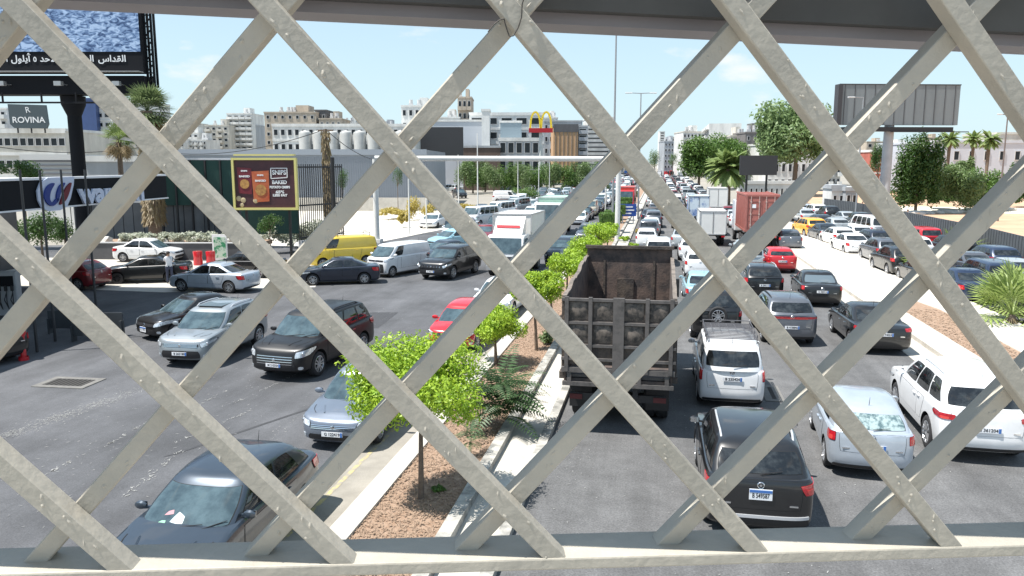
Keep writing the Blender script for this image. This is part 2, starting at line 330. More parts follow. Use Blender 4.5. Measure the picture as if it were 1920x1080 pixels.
def make_car(name, S, lod=False, win_from=0, style=None, rack=None, plate=None, rails=False, two_tone=False, interior=False):
    """S: Shape. returns root Empty with parts (or one mesh object when lod)"""
    st = dict(grille='bar', tail='mid', bump_black=False, wheels='alloy', spokes=5, hl=None, tl=None, wiper=True, chrome=False, door_side=2, handles=True); st.update(style or {})
    root = None if lod else bpy.data.objects.new(name, None)
    if root: COL.objects.link(root)
    r = S.r; W = S.W; hx = S.L / 2; parts = []
    def P(pname, mb, mats, smooth=True, parent=None, **k):
        if lod: parts.append((mb, mats)); return None
        return mb.build(pname, mats, parent or root, smooth=smooth, **k)
    # body
    b = MB(); ks = KSL if lod else KS
    js = list(range(len(S.lv))); shell(b, S.body, js, ks)
    n = len(ks) * 2 - 2; b.poly([b.v[i] for i in range(n)][::-1])
    if not lod:
        me = b.mesh('body', [PB, RIMD], weld=.0005, fixn=True)
        cut = MB()
        for x in (S.wf, S.wr):
            for sg in (1, -1):
                ro = r * 1.17
                cut.lathe([(.001, -.16), (ro, -.16), (ro, .16), (.001, .16)], 30, c=(x, sg * (W / 2 - .10), r * 1.05), mi=1)
        cme = cut.mesh('cut', [PB, RIMD], fixn=True, weld=.0005)
        o1 = link('tmp', me); o2 = link('cut', cme); md = o1.modifiers.new('b', 'BOOLEAN'); md.object = o2; md.operation = 'DIFFERENCE'; md.solver = 'EXACT'
        bpy.context.view_layer.update()
        m2 = bpy.data.meshes.new_from_object(o1.evaluated_get(bpy.context.evaluated_depsgraph_get()))
        bpy.data.objects.remove(o1); bpy.data.objects.remove(o2)
        bm = bmesh.new(); bm.from_mesh(m2)
        if len(bm.faces) < 200: bm.free(); bm = bmesh.new(); bm.from_mesh(me)
    # cabin
    c = MB(); shell(c, S.cab, [0, .15, .5, .85, 1, 1.06, 1.2, 1.5, 2], ks)
    extra = MB()
    bz = S.bz; cabf = S.cab
    if not lod:
        # doors and lids
        kx = lambda x: 1 + ((hx - S.bf) - x) / ((hx - S.bf) - (-hx + S.br))
        bmid = lerp(S.at, S.ct, .44) if S.o.get('bp') is None else S.o['bp']
        zb = S.zsx(0)
        doors = [(kx(S.wf - r * 1.22 - .05), kx(bmid), kx(S.wf - r * 1.22 - .09), kx(S.wf - r * .9)), ]
        segs = [(S.wf - r * 1.28, S.wf - r * 1.28, bmid, bmid)]
        if st['door_side'] == 2: segs.append((bmid - .02, bmid - .02, S.wr + r * 1.35, S.wr + r * .75))
        for (xa, xat, xb_, xbt) in segs:
            for sg in (1, -1):
                zl, zh = S.zlow - .04, min(S.zsx(xa), S.zsx(xb_)) - .075
                cs = [(kx(xa), zl), (kx(xb_), zl), (kx(xbt), zh), (kx(xat), zh)]
                if sg < 0: cs = [(6 - cs[1][0], zl), (6 - cs[0][0], zl), (6 - cs[3][0], zh), (6 - cs[2][0], zh)]
                patch(extra, bz, cs, .0018, 10, 6, .03, 1, grow=.008)
                d = MB(); patch(d, bz, cs, .005, 12, 6, .03)
                do = P('door', d, [PB])
                if st['handles']:
                    hxp = xb_ + .16 if xb_ > S.wr + r else xb_ + .12; hz = zh - .06; kk = kx(hxp)
                    p = bz(kk if sg > 0 else 6 - kk, hz); h = MB(); h.box(p + Vector((.02, sg * .022, 0)), (.17, .03, .025)); P('handle', h, [CHR if st['chrome'] else PB], smooth=False, parent=do)
        # lower black sill
        for sg in (1, -1):
            ks0, ks1 = kx(S.wf - r * 1.3), kx(S.wr + r * 1.3); cs = [(ks0, S.lv[1][0] + .01), (ks1, S.lv[1][0] + .01), (ks1, S.zlow - .08), (ks0, S.zlow - .08)]
            if sg < 0: cs = [(6 - ks1, cs[0][1]), (6 - ks0, cs[0][1]), (6 - ks0, cs[2][1]), (6 - ks1, cs[2][1])]
            if st['bump_black']:
                d = MB(); patch(d, bz, cs, .012, 10, 2, .02); P('sill', d, [BLK])
    # front end
    zn = S.zsx(hx)
    hl = st['hl'] or [(.62, zn - .16), (1.07, zn - .02), (1.11, zn + .07), (.55, zn - .03)]
    tl = st['tl'] or [(1.955, S.zsx(-hx) - .24), (2.30, S.zsx(-hx) - .25), (2.26, S.zsx(-hx) - .05), (1.935, S.zsx(-hx) - .05)]
    mirror = lambda cs: [(6 - cs[1][0], cs[1][1]), (6 - cs[0][0], cs[0][1]), (6 - cs[3][0], cs[3][1]), (6 - cs[2][0], cs[2][1])]
    for cs in (hl, mirror(hl)):
        if not lod: patch(extra, bz, cs, .002, 8, 4, .15, 1, grow=.02)
        h = MB(); patch(h, bz, cs, .010, 8, 4, .15); ho = P('headlight', h, [HLM])
        if not lod:
            a = sum((Vector(q) for q in cs), Vector((0, 0))) / 4; p = bz(*a); g = MB(); g.lathe([(.001, .0), (.05, .0), (.055, -.01)], 14, c=p + Vector((.012, 0, 0))); 
            g2 = MB(); M = Matrix.Translation(p + Vector((.01, 0, 0))) @ Matrix.Rotation(-math.pi / 2, 4, 'Z'); g2.M = M; g2.lathe([(.001, .018), (.035, .014), (.05, 0)], 14); P('lamp', g2, [CHR], parent=ho)
    for cs in (tl, mirror(tl)):
        if not lod: patch(extra, bz, cs, .002, 8, 4, .12, 1, grow=.015)
        h = MB(); patch(h, bz, cs, .014, 8, 4, .12)
        to = P('taillight', h, [TLM])
        if not lod:
            ce = sum((Vector(q) for q in cs), Vector((0, 0))) / 4; c2 = [ce.lerp(Vector(q), .5) - Vector((0, .03)) for q in cs]; g = MB(); patch(g, bz, c2, .018, 4, 3, .2); P('lamp', g, [mat('tail_lamp_inner', (.6, .06, .05), .2, coat=1)], parent=to)
    zg0, zg1 = zn - .20, zn - .05
    if st['grille'] == 'big': gr = [(-.5, zn - .34), (.5, zn - .34), (.56, zn - .05), (-.56, zn - .05)]
    elif st['grille'] == 'none': gr = [(-.3, zn - .12), (.3, zn - .12), (.3, zn - .08), (-.3, zn - .08)]
    else: gr = [(-.50, zn - .15), (.50, zn - .15), (.54, zn - .045), (-.54, zn - .045)]
    g = MB(); patch(g, bz, gr, .006, 8, 4, .12); go = P('front_grille', g, [BLK])
    if not lod:
        q = MB(); nbars = 3 if st['grille'] != 'big' else 4
        if st['grille'] == 'slots':
            for i in range(7):
                kk = -.42 + .14 * i; patch(q, bz, [(kk - .012, zn - .14), (kk + .012, zn - .14), (kk + .012, zn - .05), (kk - .012, zn - .05)], .015, 2, 3, 0)
        else:
            for i in range(nbars):
                zz = lerp(gr[0][1], gr[2][1], (i + .5) / nbars); patch(q, bz, [(gr[0][0] * .95, zz - .009), (gr[1][0] * .95, zz - .009), (gr[1][0] * .95, zz + .009), (gr[0][0] * .95, zz + .009)], .013, 8, 2, 0)
        P('slat', q, [CHR if st['chrome'] else mat('grille_grey', (.12, .12, .13), .3, .6)], parent=go)
        e = MB(); p = bz(0, lerp(gr[0][1], gr[2][1], .55)); e.M = Matrix.Translation(p + Vector((.02, 0, 0))) @ Matrix.Rotation(-math.pi / 2, 4, 'Z'); e.lathe([(.001, .008), (.035, .008), (.05, .002), (.055, -.01)], 16); P('badge', e, [CHR])
        lo = MB(); patch(lo, bz, [(-.62, S.lv[1][0] + .06), (.62, S.lv[1][0] + .06), (.55, zn - .26), (-.55, zn - .26)], .006, 8, 4, .15); P('air_intake', lo, [BLK])
        for sg in (1, -1):
            fl = MB(); kk = .78 * sg; patch(fl, bz, [(kk - .1, S.lv[1][0] + .1), (kk + .1, S.lv[1][0] + .1), (kk + .1, S.lv[1][0] + .19), (kk - .1, S.lv[1][0] + .19)], .012, 5, 4, .4); P('fog_lamp', fl, [HLM])
        # rear
        zt = S.zsx(-hx + .1); tg = [(2.42, S.zlow + .08), (3.58, S.zlow + .08), (3.62, zt - .02), (2.38, zt - .02)]
        patch(extra, bz, tg, .0016, 10, 5, .06, 1, grow=.012); d = MB(); patch(d, bz, tg, .004, 10, 5, .06); P('tailgate', d, [PB])
        if st.get('rstrip'):
            q = MB(); patch(q, bz, [(2.2, .50), (3.8, .50), (3.8, .555), (2.2, .555)], .02, 16, 2, .02); P('chrome_strip', q, [mat('rail_silver', (.62, .63, .65), .3, .4)])
        e = MB(); p = bz(3, zt - .10); e.M = Matrix.Translation(p + Vector((-.012, 0, 0))) @ Matrix.Rotation(math.pi / 2, 4, 'Z'); e.lathe([(.045, .008), (.055, .012), (.065, .002)], 18); e.lathe([(.001, .008), (.022, .006)], 12); P('badge', e, [CHR])
        for ax in (-.45, .45): q = MB(); q.box(bz(3 + ax, S.zlow + .16) + Vector((-.01, 0, 0)), (.012, .14, .03)); P('model_badge', q, [CHR], smooth=False)
        rb = MB(); patch(rb, bz, [(2.15, S.lv[1][0] + .02), (3.85, S.lv[1][0] + .02), (3.8, S.lv[1][0] + (.26 if st['bump_black'] else .10)), (2.2, S.lv[1][0] + (.26 if st['bump_black'] else .10))], .008, 12, 3, .08); P('lower_bumper', rb, [BLK])
    if st['bump_black'] and not lod:
        for x in (S.wf, S.wr):
            for sg in (1, -1):
                a = MB(); ro = r * 1.15; N = 18; vs = []
                for i in range(N + 1):
                    th = math.pi * (-.04 + 1.08 * i / N)
                    for rr, oy in ((ro, -.02), (ro, .012), (ro + .055, .012), (ro + .06, -.02)): vs.append((x + rr * math.cos(th), sg * (W / 2 * .985 + oy), r * 1.05 + rr * math.sin(th)))
                a.add(vs, [(4 * i + q, 4 * i + q + 1, 4 * i + 5 + q, 4 * i + 4 + q) for i in range(N) for q in range(3)]); P('wheel_arch_trim', a, [BLK])
    # glass
    tw = 2 if lod else 0
    gw = MB(); cw = [(-.86, .13), (.86, .13), (.88, .93), (-.88, .93)]
    if not lod: patch(extra, cabf, cw, .002, 12, 5, .08, 1, grow=.03)
    patch(gw, cabf, cw, .006, 4 if lod else 14, 2 if lod else 8, .07); P('windshield', gw, [GLSF])
    rw = st.get('rearwin') or [(2.22, .22), (3.78, .22), (3.80, .92), (2.20, .92)]
    if rw != 'none':
        if not lod: patch(extra, cabf, rw, .002, 12, 5, .08, 1, grow=.03)
        gw = MB(); patch(gw, cabf, rw, .006, 4 if lod else 12, 2 if lod else 6, .08); P('rear_window', gw, [st.get('rwmat', GLS)])
        if not lod and st['wiper']:
            wv = MB(); p0 = cabf(3, .2); p1 = cabf(3.35, .30); o = Vector((-.03, 0, .02)); wv.tube(p0 + o, p1 + o, .009, .006, 6); P('wiper', wv, [BLK])
    for wi, (k0, k1) in enumerate(S.wins):
        t0, t1 = .13, .92
        last = wi == len(S.wins) - 1; first = wi == 0
        cs = [(k0 + (.01 if first else 0), t0), (k1, t0), (k1 - (.05 if last else 0), t1), (k0 + (.03 if first else 0), t1)]
        for sg in (1, -1):
            c2 = cs if sg > 0 else mirror(cs)
            if not lod: patch(extra, cabf, c2, .002, 8, 5, .1, 1, grow=.022)
            gm = MB(); patch(gm, cabf, c2, .006, 3 if lod else 8, 2 if lod else 6, .1); P('side_window', gm, [GLS])
    # mirrors
    if not lod:
        for sg in (1, -1):
            p = cabf(1.06 if sg > 0 else 4.94, .18); m_ = MB(); c0 = p + Vector((.05, sg * .16, .03))
            nn = 8; vs = []; 
            for i in range(5):
                f = (i - 2) / 2; sc = math.sqrt(max(.12, 1 - f * f * .8))
                for q in range(nn): th = 2 * math.pi * q / nn; vs.append((c0.x + .055 * math.cos(th) * sc, c0.y + f * .10, c0.z + .072 * math.sin(th) * sc))
            m_.add(vs, [(i * nn + q, i * nn + (q + 1) % nn, (i + 1) * nn + (q + 1) % nn, (i + 1) * nn + q) for i in range(4) for q in range(nn)] + [tuple(range(nn)), tuple(range(4 * nn, 5 * nn))])
            m_.bar(p + Vector((.02, 0, 0)), c0 + Vector((0, -sg * .06, -.03)), .04, .04)
            mo = P('side_mirror', m_, [st.get('mirror', PB)], fixn=True); mg = MB(); mg.box(c0 + Vector((-.052, 0, 0)), (.006, .16, .10)); P('mirror_glass', mg, [CHR], smooth=False, parent=mo)
        an = MB(); p = cabf(3, 1.15); p.x += .1; an.tube(p, p + Vector((-.06, 0, .22)), .008, .003, 6); P('antenna', an, [BLK])
        wv = MB()
        for q in (0, 1):
            p0 = cabf(-.25 + .55 * q, .10); p1 = cabf(.35 + .45 * q, .22); o = Vector((.02, 0, .02)); wv.tube(p0 + o, p1 + o, .009, .006, 6)
        P('wiper', wv, [BLK])
        # hood seam
        zf = lambda x, y: Vector((x, y, S.zsx(x) + S.o.get('crown', .05) * (1 - (min(1, abs(y) / (W / 2 * .945))) ** 2)))
        x0 = S.ab + .30; x1 = hx - .30
        if x1 - x0 > .4:
            def ribbon(pts, wd=.007):
                for a, c_ in zip(pts, pts[1:]):
                    d = (c_ - a).normalized().cross(Vector((0, 0, 1))) * wd; o = Vector((0, 0, .004)); extra.add([a - d + o, a + d + o, c_ + d + o, c_ - d + o], [(0, 1, 2, 3)], 1)
            for sg in (1, -1):
                ribbon([zf(lerp(x0, x1, i / 8), sg * W / 2 * lerp(.80, .60, (i / 8) ** 2)) for i in range(9)])
            if not st.get('nocrease'):
                hb = MB()
                for sg in (1, -1):
                    for i in range(8):
                        a, c_ = [zf(lerp(x0 + .05, x1, q / 8), sg * W / 2 * lerp(.52, .36, q / 8)) for q in (i, i + 1)]; hb.add([a + Vector((0, -.02, .001)), a + Vector((0, 0, .010)), a + Vector((0, .02, .001)), c_ + Vector((0, -.02, .001)), c_ + Vector((0, 0, .010)), c_ + Vector((0, .02, .001))], [(0, 1, 4, 3), (1, 2, 5, 4)])
                hb.m = [0] * len(hb.f); extra.add([Vector(v) for v in hb.v], hb.f, 0)
        if rails:
            for sg in (1, -1):
                rl = MB(); pts = []
                for i in range(9):
                    kk = lerp(1.12, 1.92, i / 8); p = cabf(kk if sg > 0 else 6 - kk, 1.08); p.z += .05 if 0 < i < 8 else -.01; p.y *= .97; pts.append(p)
                rl.path(pts, [.02] * 9, 8); P('roof_rail', rl, [mat('rail_silver', (.62, .63, .65), .3, .4) if rails == 'chrome' else BLK])
        if rack:
            q = MB(); xa, xb = S.at - .15, S.ct + .35; hw = W / 2 * S.tw * .92; zz = S.H + .10
            for sg in (1, -1):
                q.tube((xa, sg * hw, zz), (xb, sg * hw, zz), .016, n=6); q.tube((xa, sg * hw, zz + .1), (xb, sg * hw, zz + .1), .014, n=6)
                for i in range(4): x = lerp(xa, xb, (i + .1) / 3.2); q.tube((x, sg * hw, zz - .14), (x, sg * hw, zz + .1), .014, n=6)
            for i in range(12): x = lerp(xa, xb, i / 11); q.tube((x, -hw, zz), (x, hw, zz), .016, n=6)
            for i in range(1, 6): y = lerp(-hw, hw, i / 6); q.tube((xa, y, zz), (lerp(xa, xb, .55), y, zz), .009, n=6)
            q.tube((xa, -hw, zz + .1), (xa, hw, zz + .1), .014, n=6); P('roof_rack', q, [mat('rack_metal', (.10, .10, .11), .5, .3)], smooth=False)
    # assemble
    if lod:
        tot = MB(); mats = [PB]
        def addm(mb, mm):
            mp = []
            for m in mm:
                if m not in mats: mats.append(m)
                mp.append(mats.index(m))
            o = len(tot.v); tot.v += mb.v; tot.f += [tuple(i + o for i in f) for f in mb.f]; tot.m += [mp[q] for q in mb.m]
        addm(b, [PB]); addm(c, [PB])
        sk = MB()
        for x in (S.wf, S.wr):
            for sg in (1, -1): sk.lathe([(.001, -.1), (r, -.1), (r, .1), (r * .6, .1), (r * .6, .07), (.001, .07)], 10, c=(x, sg * (W / 2 - .07), r))
        addm(sk, [TYRE])
        for mb, mm in parts: addm(mb, mm)
        me = tot.mesh(name, mats, smooth=True, sharp=40); return me
    bm2 = bmesh.new(); cme = c.mesh('c', [PB, RIMD], weld=.0005, fixn=True); bm.from_mesh(cme); bm2.free()
    ex = MB(); ex.v, ex.f, ex.m = extra.v, extra.f, [0 if q == 0 else 2 for q in extra.m]
    exm = ex.mesh('e', [PB, RIMD, SEAM]); bm.from_mesh(exm)
    mb_ = bpy.data.meshes.new('body'); bm.to_mesh(mb_); bm.free()
    for m in (PB, RIMD, SEAM): mb_.materials.append(m)
    finish(mb_, True, False, 32); link('body', mb_, root)
    t, q = wheel_mb(r, .21, st['spokes']); tm = t.mesh('wheel', TYRE, smooth=True, sharp=50); qm = q.mesh('rim', [st.get('rimmat', RIM), RIMD], smooth=True)
    for x in (S.wf, S.wr):
        for sg in (1, -1):
            wo = link('wheel', tm, root); wo.location = (x, sg * (W / 2 - .125), r); wo.rotation_euler = (0, rnd.random() * 6, 0 if sg > 0 else math.pi)
            link('rim', qm, wo)
    # plates
    for end in (0, 3):
        if plate is None: continue
        zz = (S.lv[1][0] + .22) if end == 0 else st.get('pz', S.zlow + .22)
        p = bz(end, zz); nx = 1 if end == 0 else -1; pl = MB(); ph, pw = (.11, .50) if not st.get('usplate') else (.19, .38)
        pl.box(p + Vector((nx * .035, 0, 0)), (.012, pw, ph), 0)
        if st.get('usplate'): pl.box(p + Vector((nx * .043, 0, .058)), (.006, pw - .01, .045), 1)
        else: pl.box(p + Vector((nx * .043, nx * -pw * -.44, 0)), (.006, .05, ph - .004), 1)
        po = P('license_plate', pl, [WHT, BLUEP], smooth=False)
        put_text(plate, INK, ph * (.62 if st.get('usplate') else .9), p + Vector((nx * .0425, 0, -.022 if st.get('usplate') else 0)), (0, nx, 0), (0, 0, 1), po, width=pw * .74, bold=.002, depth=.001)
    return root
def orient2(o, a1, p1, a2, p2):
    a1, a2 = Vector(a1), Vector(a2); g1, g2 = G(*p1, a1.z), G(*p2, a2.z); d = g1 - g2; l = a1 - a2; h = math.atan2(d.y, d.x) - math.atan2(l.y, l.x); M = Matrix.Rotation(h, 3, 'Z')
    q = (g1 + g2) / 2 - M @ ((a1 + a2) / 2); o.location = (q.x, q.y, 0); o.rotation_euler = (0, 0, h); return o
def orient(o, heading, anchor, px):
    """put local point anchor of the vehicle over photo pixel px"""
    h = R_(heading); a = Vector(anchor); g = G(px[0], px[1], a.z)
    M = Matrix.Rotation(h, 3, 'Z'); q = M @ Vector((a.x, a.y, 0)); o.location = (g.x - q.x, g.y - q.y, 0); o.rotation_euler = (0, 0, h); return o
T = {}
T['sedan'] = Shape(4.6, 1.8, 1.46, [(2.3, .64), (2.15, .72), (1.9, .80), (1.0, .93), (0, .95), (-1.3, .99), (-2.05, 1.0), (-2.3, .95)], 1.20, .35, -.80, -1.62, 1.38, -1.32, .315, wins=((1.05, 1.47), (1.51, 1.93)))
T['hatch'] = Shape(4.15, 1.74, 1.48, [(2.07, .66), (1.9, .76), (1.6, .83), (1.0, .94), (0, .97), (-2.07, 1.03)], 1.12, .30, -1.45, -1.88, 1.24, -1.27, .31, tw=.75, wins=((1.05, 1.45), (1.49, 1.82)), arch=.09)
T['suv'] = Shape(4.6, 1.85, 1.70, [(2.3, .80), (2.15, .90), (1.9, .98), (1.1, 1.08), (0, 1.11), (-2.3, 1.18)], 1.22, .40, -1.72, -2.12, 1.33, -1.33, .36, tw=.77, clear=.28, wins=((1.05, 1.38), (1.415, 1.70), (1.735, 1.93)), arch=.07)
T['bigsuv'] = Shape(4.85, 1.93, 1.80, [(2.42, .86), (2.28, .98), (2.0, 1.07), (1.2, 1.16), (0, 1.17), (-2.42, 1.24)], 1.28, .50, -1.90, -2.25, 1.42, -1.42, .385, tw=.78, clear=.30, wins=((1.05, 1.36), (1.395, 1.68), (1.715, 1.94)), arch=.06)
T['mpv'] = Shape(4.4, 1.76, 1.72, [(2.2, .74), (2.08, .86), (1.85, .94), (1.25, 1.05), (0, 1.07), (-2.2, 1.10)], 1.35, .62, -1.92, -2.10, 1.38, -1.38, .325, tw=.82, wins=((1.05, 1.38), (1.415, 1.70), (1.735, 1.94)), arch=.04, br=.12)
T['van'] = Shape(4.5, 1.70, 1.95, [(2.25, .84), (2.17, 1.0), (2.0, 1.08), (1.6, 1.16), (0, 1.18), (-2.25, 1.18)], 1.72, 1.02, -2.05, -2.16, 1.45, -1.35, .31, tw=.84, wins=((1.05, 1.27),), arch=.04, br=.08, bf=.22, bp=.75)
T['minibus'] = Shape(4.8, 1.70, 2.05, [(2.4, .9), (2.33, 1.05), (2.2, 1.14), (1.9, 1.2), (0, 1.2), (-2.4, 1.2)], 2.0, 1.45, -2.2, -2.3, 1.45, -1.35, .31, tw=.84, wins=((1.05, 1.26), (1.29, 1.50), (1.53, 1.73), (1.76, 1.95)), arch=.04, br=.08, bf=.18, bp=1.1)
# ---------------------------------------------------------------- ground
ASPH = mat('asphalt', (.082, .084, .09), .88, n=.30, ns=.35, bump=.5, bs=60)
ASPHL = mat('worn_asphalt', (.105, .105, .106), .9, n=.18, ns=1.6, bump=.5, bs=55)
speckle(ASPH, .3, 30, .28, .35); speckle(ASPHL, .38, 26, .2, .4); speckle(ASPH, .10, 9, .16, .9, (1, .03, 1)); speckle(ASPHL, .10, 9, .20, .9, (1, .03, 1))
CONC = mat('pale_concrete', (.46, .435, .39), .85, n=.16, ns=1.3, bump=.3, bs=30)
CREAM = mat('cream_concrete', (.60, .565, .50), .8, n=.06, ns=.6, bump=.15, bs=20)
KERB = mat('kerb_stone', (.40, .385, .35), .85, col2=(.17, .165, .15), ns=2.2, thr=(.36, .56), bump=.4, bs=25)
DIRT = mat('bare_soil', (.25, .155, .10), .95, col2=(.36, .26, .19), ns=7, bump=1, bs=40)
SAND = mat('orange_sand', (.47, .31, .20), .95, n=.16, ns=.3, bump=.3, bs=12)
DUST = mat('dusty_ground', (.27, .25, .215), .95, n=.12, ns=.03)
def slab(name, pts, z0, z1, m, kind='structure'):
    b = MB(); b.prism([(x, y, z0) for x, y in pts], (0, 0, z1 - z0)); o = b.build(name, m, fixn=True); tag(o, kind=kind); return o
def strip(name, pts, z, m):
    b = MB(); b.poly([(x, y, z) for x, y in pts]); o = b.build(name, m); tag(o, kind='structure'); return o
b = MB(); b.poly([(-3000, -300, -.03), (3000, -300, -.03), (3000, 4500, -.03), (-3000, 4500, -.03)]); tag(b.build('ground', DUST), kind='structure')
strip('road', [(-70, -40), (-5.55, -40), (-5.55, 900), (-24, 900), (-24, 62), (-70, 48)], 0, ASPH)
strip('road', [(-2.4, -40), (9.4, -40), (9.4, 900), (-2.4, 900)], 0, ASPHL)
strip('side_road', [(14.4, -40), (24, -40), (22.9, 60), (21.0, 120), (12.5, 135), (11.2, 100), (14.4, 70), (14.4, 40)], .004, ASPH)
strip('forecourt', [(-60, 36.5), (-24.6, 35.6), (-17.8, 38.6), (-21, 48), (-60, 47)], .004, CONC)
strip('parking_lot', [(-60, 62), (-23.5, 57), (-21, 75), (-24, 118), (-60, 112)], .008, CREAM)
strip('concrete_gutter', [(-6.95, -40), (-5.55, -40), (-5.55, 60), (-6.95, 60)], .004, mat('gutter_concrete', (.27, .25, .215), .9, n=.2, ns=1.2, bump=.4, bs=30))
OIL = mat('tar_patch', (.045, .046, .05), .8, n=.2, ns=6, bump=.4, bs=60)
for i, (px, py, w__, l__, a__) in enumerate(((700, 600, 1.2, 3.5, .1), (620, 640, .12, 7, .35), (480, 800, .10, 5, -.4))):
    g = G(px, py); c, s_ = math.cos(a__), math.sin(a__); strip('tar_patch', [(g.x + x * c - y * s_, g.y + x * s_ + y * c) for x, y in ((-w__ / 2, -l__ / 2), (w__ / 2, -l__ / 2 * .9), (w__ / 2 * 1.1, l__ / 2), (-w__ / 2 * .9, l__ / 2 * .95))], .006, OIL)
YEL = mat('worn_yellow_line', (.46, .38, .17), .85, col2=(.28, .255, .21), ns=5, thr=(.42, .58))
strip('lane_marking', [(-6.35, -5), (-6.25, -5), (-6.25, 60), (-6.35, 60)], .008, YEL)
# median
for nm, x0, x1, z1, m in (('kerb', -5.55, -5.1, .16, CONC), ('kerb', -3.62, -3.36, .19, KERB), ('kerb', -2.62, -2.4, .14, KERB), ('channel', -3.36, -2.62, .03, CONC)):
    slab(nm, [(x0, -40), (x1, -40), (x1, 520), (x0, 520)], -.02, z1, m)
slab('planting_bed', [(-5.1, -40), (-3.62, -40), (-3.62, 520), (-5.1, 520)], -.02, .10, DIRT)
# right verge
slab('gutter', [(8.45, -40), (9.4, -40), (9.4, 200), (8.45, 200)], -.02, .012, CONC)
slab('kerb', [(9.4, -40), (10.5, -40), (10.5, 38.9), (9.75, 38.9), (9.75, 300), (9.4, 300)], -.02, .17, CONC)
slab('pavement', [(9.75, 39), (14.3, 50), (14.6, 78), (11.9, 122), (9.75, 150)], -.02, .165, CREAM)
slab('planting_bed', [(10.5, -40), (12.2, -40), (12.2, 37), (11.4, 41.5), (10.5, 38.9)], -.02, .12, DIRT)
slab('kerb', [(12.2, -40), (12.9, -40), (12.9, 36.9), (14.3, 49.95), (9.75, 38.95), (10.5, 38.9), (11.4, 41.5), (12.2, 37)], -.02, .162, CREAM)
slab('pavement', [(12.9, -40), (14.3, -40), (14.3, 49.9), (12.9, 36.9)], -.02, .16, CREAM)
slab('sand_lot', [(24.2, 20), (400, -20), (400, 290), (24, 180), (22.6, 120), (23.8, 60)], -.02, .3, SAND)
# petrol-station island kerb
b = MB()
# mulch of small chips
CHIP = mat('wood_chip', (.38, .27, .19), .95, col2=(.17, .115, .08), ns=30)
def chips(x0, x1, y0, y1, n, z=.10, s=.05):
    for i in range(n):
        x = rnd.uniform(x0, x1); y = y0 + (y1 - y0) * rnd.random() ** 1.5; a = rnd.random() * 3.14; l = s * rnd.uniform(.5, 1.6); wd = s * rnd.uniform(.2, .5); t = rnd.uniform(-.5, .5)
        c, s_ = math.cos(a), math.sin(a); z0 = z + rnd.uniform(.004, .03)
        b.add([(x - c * l, y - s_ * l, z0), (x + s_ * wd, y - c * wd, z0 + t * .02), (x + c * l, y + s_ * l, z0 + .02), (x - s_ * wd, y + c * wd, z0 + .01)], [(0, 1, 2, 3)])
chips(-5.1, -3.64, 9, 40, 15000, .10, .036); chips(10.55, 12.15, 20, 37, 2200, .12, .07)
tag(b.build('wood_chips', CHIP), 'reddish brown wood chips and dry leaves scattered over the planting beds', 'mulch', kind='stuff')
# litter and tar marks on the road
SCR = mat('road_scratch', (.30, .30, .29), .9)
b = MB()
for i in range(900):
    if i < 700: x = rnd.gauss(-11.5 if i % 2 else -14.5, 1.3); y = rnd.uniform(11, 34)
    else: x = rnd.uniform(-2, 8); y = rnd.uniform(12, 24)
    a = rnd.gauss(.9, .5); l = rnd.uniform(.01, .06); wd = rnd.uniform(.004, .012); c, s_ = math.cos(a), math.sin(a)
    b.add([(x - c * l, y - s_ * l, .010), (x + s_ * wd, y - c * wd, .010), (x + c * l, y + s_ * l, .010), (x - s_ * wd, y + c * wd, .010)], [(0, 1, 2, 3)])
def seam_line(p, q, n, sp, l0, l1, ang=None):
    a_, b_ = G(*p), G(*q); d = (b_ - a_)
    for i in range(n):
        t_ = rnd.random(); c = a_ + d * t_ + Vector((rnd.gauss(0, sp), rnd.gauss(0, sp) + .12 * math.sin(t_ * 21), 0)); th = math.atan2(d.y, d.x) + rnd.gauss(0, .6); l = rnd.uniform(l0, l1); w__ = l * rnd.uniform(.12, .3)
        b.add([(c.x - math.cos(th) * l, c.y - math.sin(th) * l, .011), (c.x + math.sin(th) * w__, c.y - math.cos(th) * w__, .011), (c.x + math.cos(th) * l, c.y + math.sin(th) * l, .011), (c.x - math.sin(th) * w__, c.y + math.cos(th) * w__, .011)], [(0, 1, 2, 3)])
for p, q, n, sp, l1 in (((60, 905), (150, 855), 60, .02, .07), ((195, 838), (275, 792), 70, .03, .07), ((290, 800), (420, 735), 90, .035, .07), ((330, 830), (470, 770), 80, .03, .06), ((430, 760), (560, 700), 60, .03, .06), ((-20, 828), (250, 735), 900, .16, .05), ((430, 900), (545, 790), 60, .1, .05), ((230, 935), (330, 850), 80, .05, .07), ((1040, 880), (1090, 830), 40, .3, .04)): seam_line(p, q, n, sp, .015, l1)
tag(b.build('road_grit', SCR), 'pale grit, scratches and crumbs scattered on the worn asphalt', 'grit', kind='stuff')
# storm drain grates
def grate(px, py, w_, l_, rz, label):
    g = G(px, py); r = empty('storm_drain', (g.x, g.y, 0), rz, label, 'drain')
    f = MB(); f.box((0, l_ / 2 + .1, .012), (w_ + .4, .2, .02)); f.box((0, -l_ / 2 - .1, .012), (w_ + .4, .2, .02)); f.box((w_ / 2 + .1, 0, .012), (.2, l_, .02)); f.box((-w_ / 2 - .1, 0, .012), (.2, l_, .02)); f.build('frame', mat('drain_concrete', (.16, .155, .145), .9, n=.2, ns=4), r)
    q = MB(); q.box((0, 0, .008), (w_, l_, .008)); n = 9
    for i in range(n): q.box((-w_ / 2 + w_ * (i + .5) / n, 0, .016), (w_ / n * .5, l_, .016), 1)
    q.build('grating', [SEAM, mat('cast_iron', (.09, .085, .08), .7, .5)], r)
grate(130, 718, 1.25, .7, .05, 'square iron storm drain in a pale concrete frame on the left road')
g = G(1447, 735); grate(1447, 738, .12, 1.2, 0, 'narrow iron drain slot beside the white van with the roof rack')
